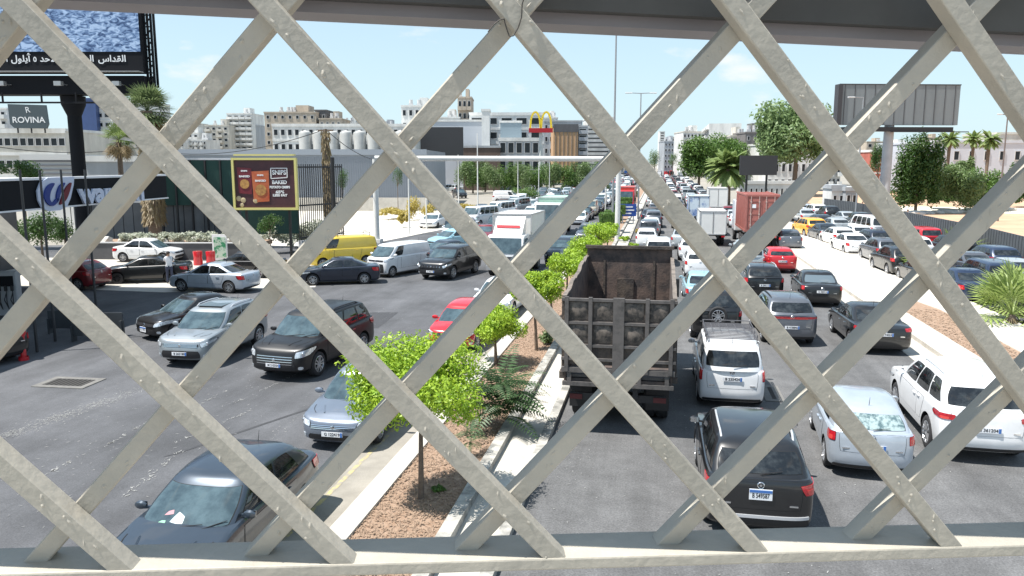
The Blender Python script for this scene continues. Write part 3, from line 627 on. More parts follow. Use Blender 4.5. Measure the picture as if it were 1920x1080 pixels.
# ---------------------------------------------------------------- footbridge railing (close to the camera)
U0 = .21
RO = Vector((-5.13250837, 5.83609236, 1.26798806)) * U0; RA = Vector((.96442528, .26401344, -.01344552)) * U0; RB = Vector((-.01616438, .04196398, -1.11727064)) * U0
RNRM = RA.cross(RB).normalized()
if RNRM.y < 0: RNRM = -RNRM
def rail(i, j, d=0.0): return Vector((0, 0, CH)) + RO + RA * i + RB * j + RNRM * d
RP = mat('old_cream_paint', (.43, .395, .33), .55, col2=(.35, .325, .275), ns=7, thr=(.35, .65), bump=.12, bs=55)
def rustpaint():
    m = RP; t = m.node_tree; bs = t.nodes['Principled BSDF']; old = bs.inputs['Base Color'].links[0].from_socket
    tc = t.nodes.new('ShaderNodeTexCoord'); nz = t.nodes.new('ShaderNodeTexNoise'); nz.inputs['Scale'].default_value = 130; nz.inputs['Detail'].default_value = 7
    n2 = t.nodes.new('ShaderNodeTexNoise'); n2.inputs['Scale'].default_value = 5; n2.inputs['Detail'].default_value = 3
    t.links.new(tc.outputs['Object'], nz.inputs['Vector']); t.links.new(tc.outputs['Object'], n2.inputs['Vector'])
    # grime gathers towards the bottom rail
    sep = t.nodes.new('ShaderNodeSeparateXYZ'); t.links.new(tc.outputs['Object'], sep.inputs[0]); mr = t.nodes.new('ShaderNodeMapRange'); mr.inputs[1].default_value = CH - .1; mr.inputs[2].default_value = CH - .72; mr.inputs[3].default_value = .0; mr.inputs[4].default_value = .13
    t.links.new(sep.outputs['Z'], mr.inputs[0])
    ad = t.nodes.new('ShaderNodeMath'); ad.operation = 'ADD'; t.links.new(nz.outputs[0], ad.inputs[0]); t.links.new(mr.outputs[0], ad.inputs[1])
    a2 = t.nodes.new('ShaderNodeMath'); a2.operation = 'MULTIPLY_ADD'; t.links.new(n2.outputs[0], a2.inputs[0]); a2.inputs[1].default_value = .5; t.links.new(ad.outputs[0], a2.inputs[2])
    cr = t.nodes.new('ShaderNodeValToRGB'); cr.color_ramp.elements[0].position = 1.01; cr.color_ramp.elements[0].color = (0, 0, 0, 1); cr.color_ramp.elements[1].position = 1.07; cr.color_ramp.elements[1].color = (.65, .65, .65, 1)
    t.links.new(a2.outputs[0], cr.inputs[0]); mx = t.nodes.new('ShaderNodeMixRGB'); t.links.new(cr.outputs[0], mx.inputs[0]); t.links.new(old, mx.inputs[1]); mx.inputs[2].default_value = (.13, .11, .085, 1); t.links.new(mx.outputs[0], bs.inputs['Base Color'])
rustpaint()
def soften(o, w_, seg=2):
    md = o.modifiers.new('bevel', 'BEVEL'); md.width = w_; md.segments = seg; md.limit_method = 'ANGLE'
rt = empty('footbridge_railing', rail(0, 4.3), 0, 'cream painted steel lattice railing of crossed square bars, closest thing in view', 'railing')
base = Vector(rt.location)
def drips(mb, p, q, rr, n):      # paint runs and blobs on the camera face of a bar
    d = (q - p); L = d.length; d = d / L; s_ = d.cross(RNRM).normalized()
    for i in range(n):
        t_ = rr.random(); c = p.lerp(q, t_) + s_ * rr.uniform(-.014, .014) - RNRM * (BD / 2 + .0002); l = rr.uniform(.002, .009); w__ = rr.uniform(.0015, .004); dn = Vector((0, 0, -1)) if rr.random() < .5 else d
        sd_ = dn.cross(RNRM).normalized(); vs = []; N = 8
        for k_ in range(N): a_ = 2 * math.pi * k_ / N; vs.append(c + sd_ * math.cos(a_) * w__ + dn * math.sin(a_) * l)
        vs.append(c - RNRM * w__ * .55); mb.add(vs, [(k_, (k_ + 1) % N, N) for k_ in range(N)])
def rbar(p, q, w_, dpt, name='lattice_bar'):
    mb = MB(); mb.bar(p, q, w_, dpt, up=RNRM)
    drips(mb, Vector(p), Vector(q), rnd, 26)
    o = mb.build(name, RP, rt); o.location = -base; soften(o, .0026, 1); return o
BW, BD = .0355, .041
JT, JB = -1.35, 4.475
for i0 in range(-8, 15, 2):     # "\" bars in front: i grows with j ; pass nodes (i0+j, j)
    a, b_ = rail(i0 + JT, JT, -BD / 2), rail(i0 + JB, JB, -BD / 2)
    if i0 + JB < -2.2 or i0 + JT > 11: continue
    rbar(a, b_, BW, BD)
for i0 in range(-2, 19, 2):     # "/" bars behind
    a, b_ = rail(i0 - JT, JT, BD / 2 + .001), rail(i0 - JB, JB, BD / 2 + .001)
    if i0 - JB > 11 or i0 - JT < -2.2: continue
    rbar(a, b_, BW, BD)
mb = MB(); mb.bar(rail(-4, 4.475, .010), rail(15, 4.475, .010), .108, .026, up=(0, 0, 1)); o = mb.build('bottom_rail', RP, rt); o.location = -base; soften(o, .004)
mb = MB(); mb.bar(rail(-4, JT, .014), rail(15, JT, .014), .052, .05, up=(0, 0, 1)); o = mb.build('top_rail', RP, rt); o.location = -base; soften(o, .004)
# footbridge roof edge
rf = empty('footbridge_roof', rail(0, -1), 0, 'dark underside and mauve grey edge beam of the footbridge roof overhead', 'roof')
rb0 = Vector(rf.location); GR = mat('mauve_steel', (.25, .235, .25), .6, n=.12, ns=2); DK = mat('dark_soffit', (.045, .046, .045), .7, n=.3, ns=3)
def rfb(nm, a, b_, w_, h_, m): q = MB(); q.bar(a, b_, w_, h_, up=(0, 0, 1)); o = q.build(nm, m, rf); o.location = -rb0; return o
hz = lambda i, d, z: Vector((0, 0, CH + z)) + Vector((RO.x, RO.y, 0)) + Vector((RA.x, RA.y, 0)) * i + RNRM * d - Vector((0, 0, .003 * i))
rfb('edge_beam', hz(-6, .16, .336), hz(18, .16, .246), .10, .05, GR)
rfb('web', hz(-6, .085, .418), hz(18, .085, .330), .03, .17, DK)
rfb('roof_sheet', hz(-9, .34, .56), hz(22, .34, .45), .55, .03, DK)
# thin wire twisted round a crossing
mb = MB(); c0 = rail(4, 0, -.045)
pts = [D(px, py, (c0.dot(Vector((-math.sin(YAW), math.cos(YAW), 0))))) for px, py in ((915, 60), (926, 46), (937, 37), (945, 35), (949, 51), (955, 68), (963, 67), (972, 51), (978, 32), (979, 8), (984, -8))]
mb.path(pts, [.0012] * 11, 6); tag(mb.build('wire', mat('dark_wire', (.03, .025, .02), .6), smooth=True), 'thin dark wire twisted round the top crossing of the lattice', 'wire')
# deck and post of the bridge behind the camera side, seen only from other positions
mb = MB(); q0, q1 = hz(-9, -1.3, -1.75), hz(22, -1.3, -1.75); mb.bar(q0, q1, 2.2, .15, up=(0, 0, 1)); tag(mb.build('footbridge_deck', CONC), kind='structure')
# ---------------------------------------------------------------- vehicles
def colour(root, paint):
    for o in [root] + list(root.children_recursive):
        if o.data:
            for sl in o.material_slots:
                if sl.material == PB: sl.link = 'OBJECT'; sl.material = paint
def anchor(S, a):
    y = S.W / 2 - .02
    return {'FL': (S.wf, y, 0), 'FR': (S.wf, -y, 0), 'RL': (S.wr, y, 0), 'RR': (S.wr, -y, 0), 'F': (S.L / 2 - .1, 0, 0), 'R': (-S.L / 2 + .1, 0, 0), 'WS': (S.ab + .2, 0, S.zsx(S.ab)), 'RT': (S.ct - .1, 0, S.H - .06)}[a] if isinstance(a, str) else a
def car(name, typ, paint, heading, anc, px, label, cat='car', group=None, **k):
    S = T[typ] if isinstance(typ, str) else typ
    o = make_car(name, S, **k); colour(o, PAINT[paint]); orient(o, heading, anchor(S, anc), px)
    for c in o.children:
        if c.name.startswith('wheel'): pass
    return tag(o, label, cat, group)
def mod(base, **k):
    s = T[base]; n = Shape(s.L, s.W, s.H, s.zs, s.ab, s.at, s.ct, s.cb, s.wf, s.wr, s.r, cw=s.cw, tw=s.tw, bf=s.bf, br=s.br, wins=s.wins, arch=s.arch, **s.o)
    for a, v in k.items(): setattr(n, a, v)
    return n
tlv = lambda z0, z1, k0=1.95, k1=2.3: [(k0, z0), (k1, z0), (k1, z1), (k0, z1)]
# --- right carriageway, moving away (heading 90)
rav = mod('suv', W=1.86)
RG = 'cars driving away on the right carriageway'
car('suv_car', rav, 'black', 90, 'R', (1420, 1018), 'black SUV with silver roof rails and blue topped plate, nearest car at bottom right', 'SUV', RG, plate='B 549587', rails='chrome', style=dict(bump_black=True, usplate=True, pz=.93, rstrip=True, tl=[(1.96, .92), (2.33, .92), (2.45, 1.09), (1.92, 1.12)], spokes=5))
SE = mod('hatch', L=4.06, W=1.70)
car('hatchback_car', SE, 'silverblue', 86, 'R', (1630, 900), 'silver hatchback with a crumpled sunshade in its rear window, beside the large white SUV', 'hatchback', RG, plate='G 208416', style=dict(rwmat=mat('sunshade_glass', (.30, .38, .38), .12, col2=(.08, .13, .14), ns=9, thr=(.4, .55), spec=.9), tl=tlv(.80, .98, 1.955, 2.28)))
car('suv_car', mod('bigsuv', L=4.8), 'white', 88, 'RL', (1733, 839), 'large white SUV with dark rear glass at the right edge of the photo', 'SUV', RG, plate='B 361204', rails='chrome', style=dict(tl=tlv(.98, 1.10, 1.92, 2.48), mirror=PB, spokes=5, rearwin=[(2.16, .16), (3.84, .16), (3.82, .9), (2.18, .9)]))
car('family_car', 'mpv', 'white', 90, 'R', (1370, 768), 'white family van with a metal roof rack, half in the dump truck shadow', 'van', RG, plate='B 235424', rack=True, style=dict(tl=tlv(.80, 1.20, 1.97, 2.2), pz=.86, tail='v'))
BM = mod('sedan', L=4.85, W=1.85)
car('sedan_car', BM, 'black', 91, 'RL', (1590, 652), 'black saloon with wide red tail lamps driving beside the right kerb', 'sedan', RG, plate='M 174023', style=dict(chrome=True, tl=tlv(.84, .96, 1.93, 2.45)))
KI = mod('suv', L=4.5)
car('suv_car', KI, 'grey', 92, 'R', (1482, 650), 'dark grey SUV with a full width red light bar ahead of the roof rack van', 'SUV', RG, plate='B 418846', style=dict(tl=[(2.06, 1.02), (3.94, 1.02), (3.94, 1.10), (2.06, 1.10)], pz=.72), rails=True)
car('sedan_car', 'sedan', 'black', 88, 'R', (1540, 577), 'black saloon with pale headrests showing through its rear window', 'sedan', RG, plate='G 380912', style=dict(tl=tlv(.80, .97, 1.95, 2.25), rwmat=mat('sky_glass', (.10, .13, .15), .05, spec=1)))
car('suv_car', mod('suv', L=4.4, H=1.66), 'black', 93, 'R', (1432, 566), 'dusty black SUV half hidden by the railing behind the black saloon', 'SUV', RG, plate='B 290117', rails='chrome')
car('hatchback_car', mod('hatch', H=1.45), 'red', 92, 'R', (1466, 513), 'bright red hatchback driving away near the cream kerb', 'hatchback', RG, plate='B 144350')
car('estate_car', mod('hatch', L=4.4), 'silver', 88, 'R', (1400, 497), 'silver estate car left of the bright red hatchback', 'car', RG)
car('estate_car', mod('hatch', L=4.4), 'grey', 88, 'R', (1482, 470), 'small dark grey estate driving just ahead of the bright red hatchback', 'car', RG)
car('sedan_car', 'sedan', 'lightblue', 91, 'R', (1322, 580), 'pale blue saloon squeezed between the dump truck and the railing crossing', 'sedan', RG, plate='G 552018')
car('off_roader', mod('suv', H=1.85, L=4.1), 'black', 92, (-2.17, 0, .98), (1346, 592), 'black off roader carrying a spare wheel on its tailgate', 'off-roader', RG)
sp = MB(); t_, q_ = wheel_mb(.34, .2, 5); sp_o = t_.build('spare_wheel', TYRE, bpy.data.objects[[o.name for o in COL.objects if o.name.startswith('off_roader')][-1]], smooth=True); sp_o.location = (-2.17, 0, .98); sp_o.rotation_euler = (0, 0, math.pi / 2); q_.build('rim', [RIM, RIMD], sp_o, smooth=True)
car('estate_car', mod('hatch', L=4.3), 'white', 91, 'R', (1312, 522), 'white estate just right of the front end of the dump truck body', 'car', RG)
car('van_car', 'mpv', 'white', 90, 'R', (1234, 500), 'white car with a dark rear window just ahead of the dump truck', 'car', RG)
# --- left carriageway, facing the camera
LG = 'cars facing the camera on the left road'
car('hatchback_car', mod('hatch', L=4.36, W=1.80, H=1.49), 'slate', -90, 'WS', (326, 998), 'slate blue hatchback with papers on its dashboard, nearest car at the bottom left', 'hatchback', LG, plate='B 302276', style=dict(spokes=5))
_s = mod('hatch', L=4.36, W=1.83, H=1.49); _o = [o for o in COL.objects if o.name.startswith('hatchback_car') and o.parent is None][-1]
for _c, _m in (([(.02, .2), (-.2, .23), (-.13, .44), (.0, .36)], (.42, .50, .50)), ([(-.2, .38), (-.36, .33), (-.32, .42), (-.24, .46)], (.40, .20, .22)), ([(-.26, .2), (-.40, .18), (-.34, .24), (-.27, .25)], (.20, .42, .28))):
    q = MB(); patch(q, _s.cab, [_c[1], _c[0], _c[3], _c[2]], .0085, 5, 4, .1); q.build('paper', mat('paper_%d' % int(_m[0] * 100), _m, .3, coat=1), _o)
HN = mod('sedan', L=4.45, W=1.72, H=1.48)
car('sedan_car', HN, 'steel', -90, 'F', (628, 846), 'grey saloon with a wide chrome grille bar beside the lime green tree', 'sedan', LG, plate='G 122419', style=dict(chrome=True, hl=[(.50, .57), (1.06, .66), (1.16, .75), (.52, .70)]))
CV = mod('bigsuv', H=1.84)
car('suv_car', CV, 'dull', -97, 'FL', (600, 705), 'big black SUV with a double chrome grille in the middle of the left road', 'SUV', LG, plate='M 210354', rails=True, style=dict(chrome=True, grille='big', hl=[(.55, .74), (1.05, .80), (1.14, 1.0), (.58, .92)]))
car('suv_car', mod('suv', L=4.45), 'midsilver', -112, 'F', (334, 697), 'silver SUV with a sunroof left of the black double grille SUV', 'SUV', LG, plate='B 265180', rails='chrome', style=dict(chrome=True))
_s = mod('suv', L=4.45); _o = [o for o in COL.objects if o.name.startswith('suv_car')][-1]; orient2(_o, (_s.L / 2 - .1, 0, 0), (330, 694), anchor(_s, 'RL'), (497, 644)); q = MB(); patch(q, _s.cab, [(.8, 1.18), (-.8, 1.18), (-.5, 1.55), (.5, 1.55)], .01, 6, 4, .1); q = MB(); q.box((_s.at - .45, 0, _s.H - .012), (.75, .85, .03)); q.build('sunroof', GLS, _o)
car('sedan_car', mod('sedan', L=4.35, W=1.7), 'black', -115, 'F', (276, 638), 'black saloon with large bright headlamps in the shade edge of the petrol station', 'sedan', LG, plate='B 195', style=dict(usplate=True, hl=[(.5, .55), (1.1, .66), (1.2, .80), (.55, .70)]))
car('sedan_car', mod('sedan', L=4.5), 'silverblue', 178, 'FL', (340, 547), 'silver blue saloon seen side on, its nose pointing at the petrol station', 'sedan', LG)
car('sedan_car', mod('sedan', L=4.6, H=1.42), 'black', -158, 'FL', (220, 533), 'black saloon with black wheels that the man in white leans on', 'sedan', 'cars at the petrol station', style=dict(rimmat=mat('dark_alloy', (.06, .06, .065), .35, .6)))
car('sedan_car', mod('sedan', L=4.3, H=1.52), 'white', 8, 'RR', (231, 492), 'white saloon parked by the dark planter wall, facing right', 'sedan', 'cars at the petrol station')
car('hatchback_car', 'hatch', 'darkred', 175, 'RL', (146, 545), 'dark red hatchback in the shade of the petrol station canopy', 'hatchback', 'cars at the petrol station')
car('sedan_car', mod('sedan', L=4.6), 'black', 168, (-2.25, -.85, 0), (62, 672), 'dark car at the left edge in the shade, only its corner in view', 'car', LG)
car('sedan_car', mod('sedan', L=4.5), 'black', 175, 'RL', (486, 522), 'black saloon behind the nose of the silver blue saloon', 'sedan', LG)
car('sedan_car', mod('sedan', L=4.4, W=1.7, H=1.42), 'blackblue', -158, 'FL', (587, 536), 'blue black saloon with silver wheels in front of the yellow van', 'sedan', LG)
car('panel_van', mod('van', H=1.9, L=4.6), 'yellow', -140, 'FL', (606, 503), 'yellow panel van with an empty roof frame', 'van', LG)
_o = [o for o in COL.objects if o.name.startswith('panel_van')][-1]; q = MB()
for sx in (-1.7, .4):
    for sy in (-.62, .62): q.tube((sx, sy, 1.88), (sx, sy, 2.12), .015, n=6)
    q.tube((sx, -.62, 2.1), (sx, .62, 2.1), .015, n=6)
for sy in (-.62, .62): q.tube((-1.9, sy, 2.1), (.6, sy, 2.1), .015, n=6)
q.build('roof_frame', BLK, _o)
car('panel_van', mod('van', H=1.85, L=4.1, W=1.66), 'white', -112, 'FL', (737, 520), 'white panel van with a plain side between the blue black saloon and the black SUV', 'van', LG, plate='M 118', style=dict(usplate=True))
car('suv_car', mod('bigsuv', L=4.8, H=1.76), 'black', -103, 'FL', (851, 524), 'black SUV with a row of grille slots and chrome trim beside the white panel van', 'SUV', LG, plate='G 8214', style=dict(grille='slots', chrome=True))
car('sedan_car', mod('sedan', L=4.6), 'slate', -120, 'F', (790, 497), 'blue grey saloon hidden behind the black SUV with the grille slots', 'sedan', LG)
car('estate_car', 'hatch', 'lightblue', -125, 'F', (812, 468), 'pale blue car with an open door right of the lamp column', 'car', LG)
car('panel_van', mod('van', L=4.2), 'white', -95, 'F', (845, 455), 'small white delivery van facing the camera behind the pale blue car', 'van', LG)
car('hatchback_car', mod('hatch', L=3.85, W=1.69), 'red', -93, 'FR', (812, 652), 'red hatchback partly behind the green shrubs of the median', 'hatchback', LG, plate='B 501')
car('sedan_car', mod('sedan', L=4.4), 'white', -94, 'F', (918, 598), 'white saloon behind the red hatchback, beside the shrubs', 'sedan', LG)
car('suv_car', 'suv', 'slate', -92, 'F', (1045, 500), 'blue grey SUV beside the shrubs, left of the dump truck body', 'SUV', LG)
car('sedan_car', 'sedan', 'grey', -92, 'F', (1098, 455), 'grey saloon next to the white lamp column in the median', 'sedan', LG)
for _px, _tp, _pn, _hd, _lb in (((880, 425), 'minibus', 'white', -112, 'white minibus nearest the camera in the row behind the box truck'), ((922, 412), 'minibus', 'white', -108, 'white minibus in the middle of the row behind the box truck'), ((958, 402), 'minibus', 'silver', -105, 'silver minibus furthest back in the row behind the box truck'), ((948, 380), 'van', 'white', 2, 'white delivery van seen side on before the clipped green hedge'), ((868, 372), 'suv', 'black', -60, 'black car in the car park left of the white delivery van'), ((842, 440), 'hatch', 'white', -110, 'white hatchback behind the pale blue car with the open door')):
    car({'minibus': 'minibus', 'van': 'panel_van', 'suv': 'suv_car', 'hatch': 'hatchback_car'}[_tp], _tp, _pn, _hd, 'F' if _hd != 2 else (0, -.8, 0), _px, _lb, 'van' if _tp in ('van', 'minibus') else 'car', LG)
# --- trucks
def truck_wheels(root, xs, hw, r, w_=.3, dual=(), mtl=None):
    t, q = wheel_mb(r, w_, 8); tm = t.mesh('wheel', TYRE, smooth=True, sharp=50); qm = q.mesh('rim', [mtl or mat('truck_rim', (.25, .25, .25), .6, .4), RIMD], smooth=True)
    for x in xs:
        for sg in (1, -1):
            for k in range(2 if x in dual else 1):
                wo = link('wheel', tm, root); wo.location = (x, sg * (hw - w_ / 2 - k * (w_ + .04)), r); wo.rotation_euler = (0, 0, 0 if sg > 0 else math.pi); link('rim', qm, wo)
RUST = mat('rusty_steel', (.10, .078, .062), .8, col2=(.04, .034, .032), ns=3, thr=(.4, .62), bump=.6, bs=20)
RUSTI = mat('rusty_inner_steel', (.125, .09, .075), .85, col2=(.05, .042, .04), ns=2.6, thr=(.38, .6), bump=.5, bs=18)
STEELD = mat('dark_dusty_steel', (.055, .052, .05), .75, col2=(.11, .10, .095), ns=5, thr=(.45, .7))
def dump_truck():
    r = empty('dump_truck', (0, 0, 0), 0, 'dark rusty dump truck with an empty open steel body, seen from behind', 'truck')
    # local +X forward, origin at the tail; body floor z 1.45, tail top 3.25, front top 4.0, length 6.1, inner width 2.35
    L, z0, zt, zf, hw = 5.9, 1.40, 3.35, 3.62, 1.28
    fl = MB(); fl.box((L / 2, 0, z0 - .05), (L, hw * 2, .1)); fl.build('body_floor', RUSTI, r)
    for sg in (1, -1):
        s_ = MB(); prof = []; n = 24; rr = random.Random(3 + sg)
        for i in range(n + 1):
            x = L * i / n; z = lerp(zt, zf, min(1, i / n * 1.2)) + rr.uniform(-.05, .06) * (1 if 1 < i < n - 1 else 0); prof.append((x, z))
        vo = [(x, sg * hw, z) for x, z in prof] + [(x, sg * (hw - .05), z) for x, z in prof] + [(x, sg * hw, z0) for x, z in prof] + [(x, sg * (hw - .05), z0) for x, z in prof]
        m_ = n + 1; fs = []
        for i in range(n): fs += [(i, i + 1, m_ + i + 1, m_ + i), (i, 2 * m_ + i, 2 * m_ + i + 1, i + 1), (m_ + i, m_ + i + 1, 3 * m_ + i + 1, 3 * m_ + i)]
        fs += [(0, m_, 3 * m_, 2 * m_), (n, 2 * m_ + n, 3 * m_ + n, m_ + n)]; s_.add(vo, fs); so = s_.build('side_wall', RUSTI, r, fixn=True)
        q = MB()
        for i in range(9): x = .25 + i * (L - .4) / 8; q.box((x, sg * (hw + .045), (z0 + 3.2) / 2), (.10, .085, 3.15 - z0))
        q.box((L / 2, sg * (hw + .055), z0 + .06), (L, .12, .16)); q.build('rib', RUST, so)
        q = MB()
        for i in range(n): q.bar((prof[i][0], sg * (hw - .0), prof[i][1] + .02), (prof[i + 1][0], sg * hw, prof[i + 1][1] + .02), .10, .07)
        q.build('top_rim', mat('worn_rim', (.24, .20, .17), .8, col2=(.08, .07, .06), ns=4), so)
    f = MB(); f.box((L - .03, 0, (z0 + zf + .35) / 2), (.06, hw * 2, zf + .35 - z0)); fo = f.build('front_wall', RUSTI, r)
    q = MB(); q.box((L - .09, .1, z0 + 1.0), (.05, .5, 1.2)); q.box((L - .08, 0, zf + .34), (.14, hw * 2 + .1, .09))
    for y in (-.75, .75): q.box((L - .075, y, z0 + 1.1), (.03, .06, 2.1))
    q.build('ladder_panel', RUST, fo)
    t = MB(); t.box((.0, 0, (zt + 1.75) / 2), (.05, hw * 2 + .12, zt - 1.75)); to = t.build('tailgate', RUST, r)
    q = MB(); ys = [-1.22, -.66, 0, .66, 1.22]
    for y in ys: q.box((-.06, y, (zt + 1.62) / 2), (.075, .26 if y == 0 else .09, zt - 1.55))
    for z in (zt - .03, zt - .58, zt - 1.13, zt - 1.46): q.box((-.052, 0, z), (.07, hw * 2 + .12, .065))
    q.build('frame_rib', STEELD, to)
    d = MB()
    for iy, y in enumerate((-.94, -.34, .34, .94)):
        for z in (zt - .30, zt - .85):
            vs = []; N = 5
            for a in range(N + 1):
                for b_ in range(N + 1):
                    u, v = a / N - .5, b_ / N - .5; h = (.25 - u * u) * (.25 - v * v) * 16 * .045 * rnd.uniform(.4, 1.4); vs.append((-.028 - h, y + u * .48, z + v * .42))
            d.add(vs, [(a * (N + 1) + b_, a * (N + 1) + b_ + 1, (a + 1) * (N + 1) + b_ + 1, (a + 1) * (N + 1) + b_) for a in range(N) for b_ in range(N)])
    d.build('dented_panel', mat('dented_steel', (.15, .125, .105), .6, .1, col2=(.045, .04, .037), ns=7, thr=(.42, .6)), to, smooth=True, sharp=80)
    c = MB(); c.box((-.02, 0, 1.62), (.12, hw * 2 + .1, .12)); c.box((-.02, 0, 1.28), (.1, hw * 2 + .06, .10))
    for y in (-1.15, -.5, .5, 1.15): c.box((-.02, y, 1.45), (.09, .1, .4))
    c.box((.3, 0, 1.45), (.5, hw * 2, .06)); c.build('tail_frame', STEELD, r)
    ch = MB()
    for y in (-.42, .42): ch.box((3.9, y, 1.08), (7.6, .12, .3))
    ch.box((.25, 0, .9), (.1, 2.3, .18)); ch.tube((1.75, -.9, .53), (1.75, .9, .53), .08); ch.tube((3.1, -.9, .53), (3.1, .9, .53), .08); ch.tube((1.75, 0, .5), (1.75, .3, .5), .25)
    ch.build('chassis', BLK, r)
    for sg in (1, -1):
        fl_ = MB(); fl_.box((.85, sg * .95, .75), (.02, .56, .62)); fl_.build('mud_flap', BLK, r)
        tl_ = MB(); tl_.box((.18, sg * 1.0, .9), (.06, .3, .12)); tl_.build('taillight', mat('dirty_lamp', (.10, .02, .02), .7), r)
    cb = MB(); cb.box((7.35, 0, 1.95), (1.8, 2.4, 2.3)); cb.box((7.3, 0, 3.15), (1.5, 2.2, .14)); co = cb.build('cab', mat('truck_cab_white', (.5, .5, .48), .5), r); soften(co, .08)
    for sg in (1, -1):
        w2 = MB(); w2.box((7.5, sg * 1.205, 2.4), (.9, .01, .7)); w2.build('side_window', GLS, co); w3 = MB(); w3.box((8.1, sg * 1.45, 2.4), (.12, .25, .6)); w3.build('side_mirror', BLK, co)
    w2 = MB(); w2.box((8.255, 0, 2.45), (.01, 2.1, .8)); w2.build('windshield', GLSF, co)
    truck_wheels(r, (1.75, 3.1, 7.2), 1.22, .53, .29, dual=(1.75, 3.1))
    return r
o = dump_truck(); orient(o, 90, (0, 0, 3.35), (1161, 561))
RC = mat('container_red', (.33, .115, .095), .65, n=.15, ns=1.5)
def container_truck():
    r = empty('container_truck', (0, 0, 0), 0, 'articulated truck carrying a red shipping container', 'truck'); L = 6.6
    c = MB(); z0, z1 = 1.38, 4.10; c.box((L / 2, 0, (z0 + z1) / 2), (L, 2.38, z1 - z0))
    n = 28
    for i in range(n):
        x = .2 + (L - .4) * i / (n - 1)
        for sg in (1, -1): c.box((x, sg * 1.20, (z0 + z1) / 2), (.11, .045, z1 - z0 - .3))
        c.box((x, 0, z1), (.11, 2.1, .03))
    co = c.build('container', RC, r)
    f = MB()
    for sg in (1, -1):
        f.box((-.02, sg * 1.16, (z0 + z1) / 2), (.14, .12, z1 - z0 + .04)); f.box((L / 2, sg * 1.17, z1), (L, .12, .12)); f.box((L / 2, sg * 1.17, z0 + .05), (L, .12, .16))
    f.box((-.03, 0, z1 - .03), (.12, 2.2, .14)); f.box((-.03, 0, z0 + .07), (.12, 2.2, .16)); f.build('corner_frame', RC, co)
    for sg in (1, -1):
        d = MB(); d.box((-.012, sg * .56, (z0 + z1) / 2), (.03, 1.08, z1 - z0 - .3))
        for i in range(5): d.box((-.035, sg * .56, z0 + .42 + i * .48), (.03, .86, .20))
        do = d.build('door', RC, co)
        for y in (.25, .85):
            q = MB(); q.tube((-.08, sg * y, z0 + .12), (-.08, sg * y, z1 - .1), .028, n=8)
            for zz in (z0 + .5, z0 + 1.3, z1 - .5): q.box((-.07, sg * y, zz), (.07, .12, .08))
            q.build('locking_rod', mat('rod_steel', (.55, .40, .36), .5, .4), do)
    b = MB(); b.box((-.055, .62, z0 + 1.9), (.004, .28, .28)); b.build('decal', WHT, co)
    h = MB()
    for y in (-.5, .5): h.box((3.6, y, 1.15), (7.4, .14, .34))
    h.box((.05, 0, 1.0), (.12, 2.3, .22)); h.box((3.2, 0, 1.33), (6.4, 2.3, .06)); h.build('chassis', STEELD, r)
    for sg in (1, -1): q = MB(); q.box((-.03, sg * .9, 1.0), (.04, .36, .14)); q.build('taillight', TLM, r)
    cb = MB(); cb.box((8.4, 0, 2.1), (2.1, 2.4, 2.6)); cab_ = cb.build('cab', PAINT['white'], r); soften(cab_, .1)
    q = MB(); q.box((9.455, 0, 2.6), (.02, 2.1, .85)); q.build('windshield', GLSF, cab_)
    truck_wheels(r, (1.1, 2.4, 3.7, 8.4), 1.2, .5, .3, dual=(1.1, 2.4, 3.7)); return r
orient(container_truck(), 91, (0, 0, 4.10), (1431, 366))
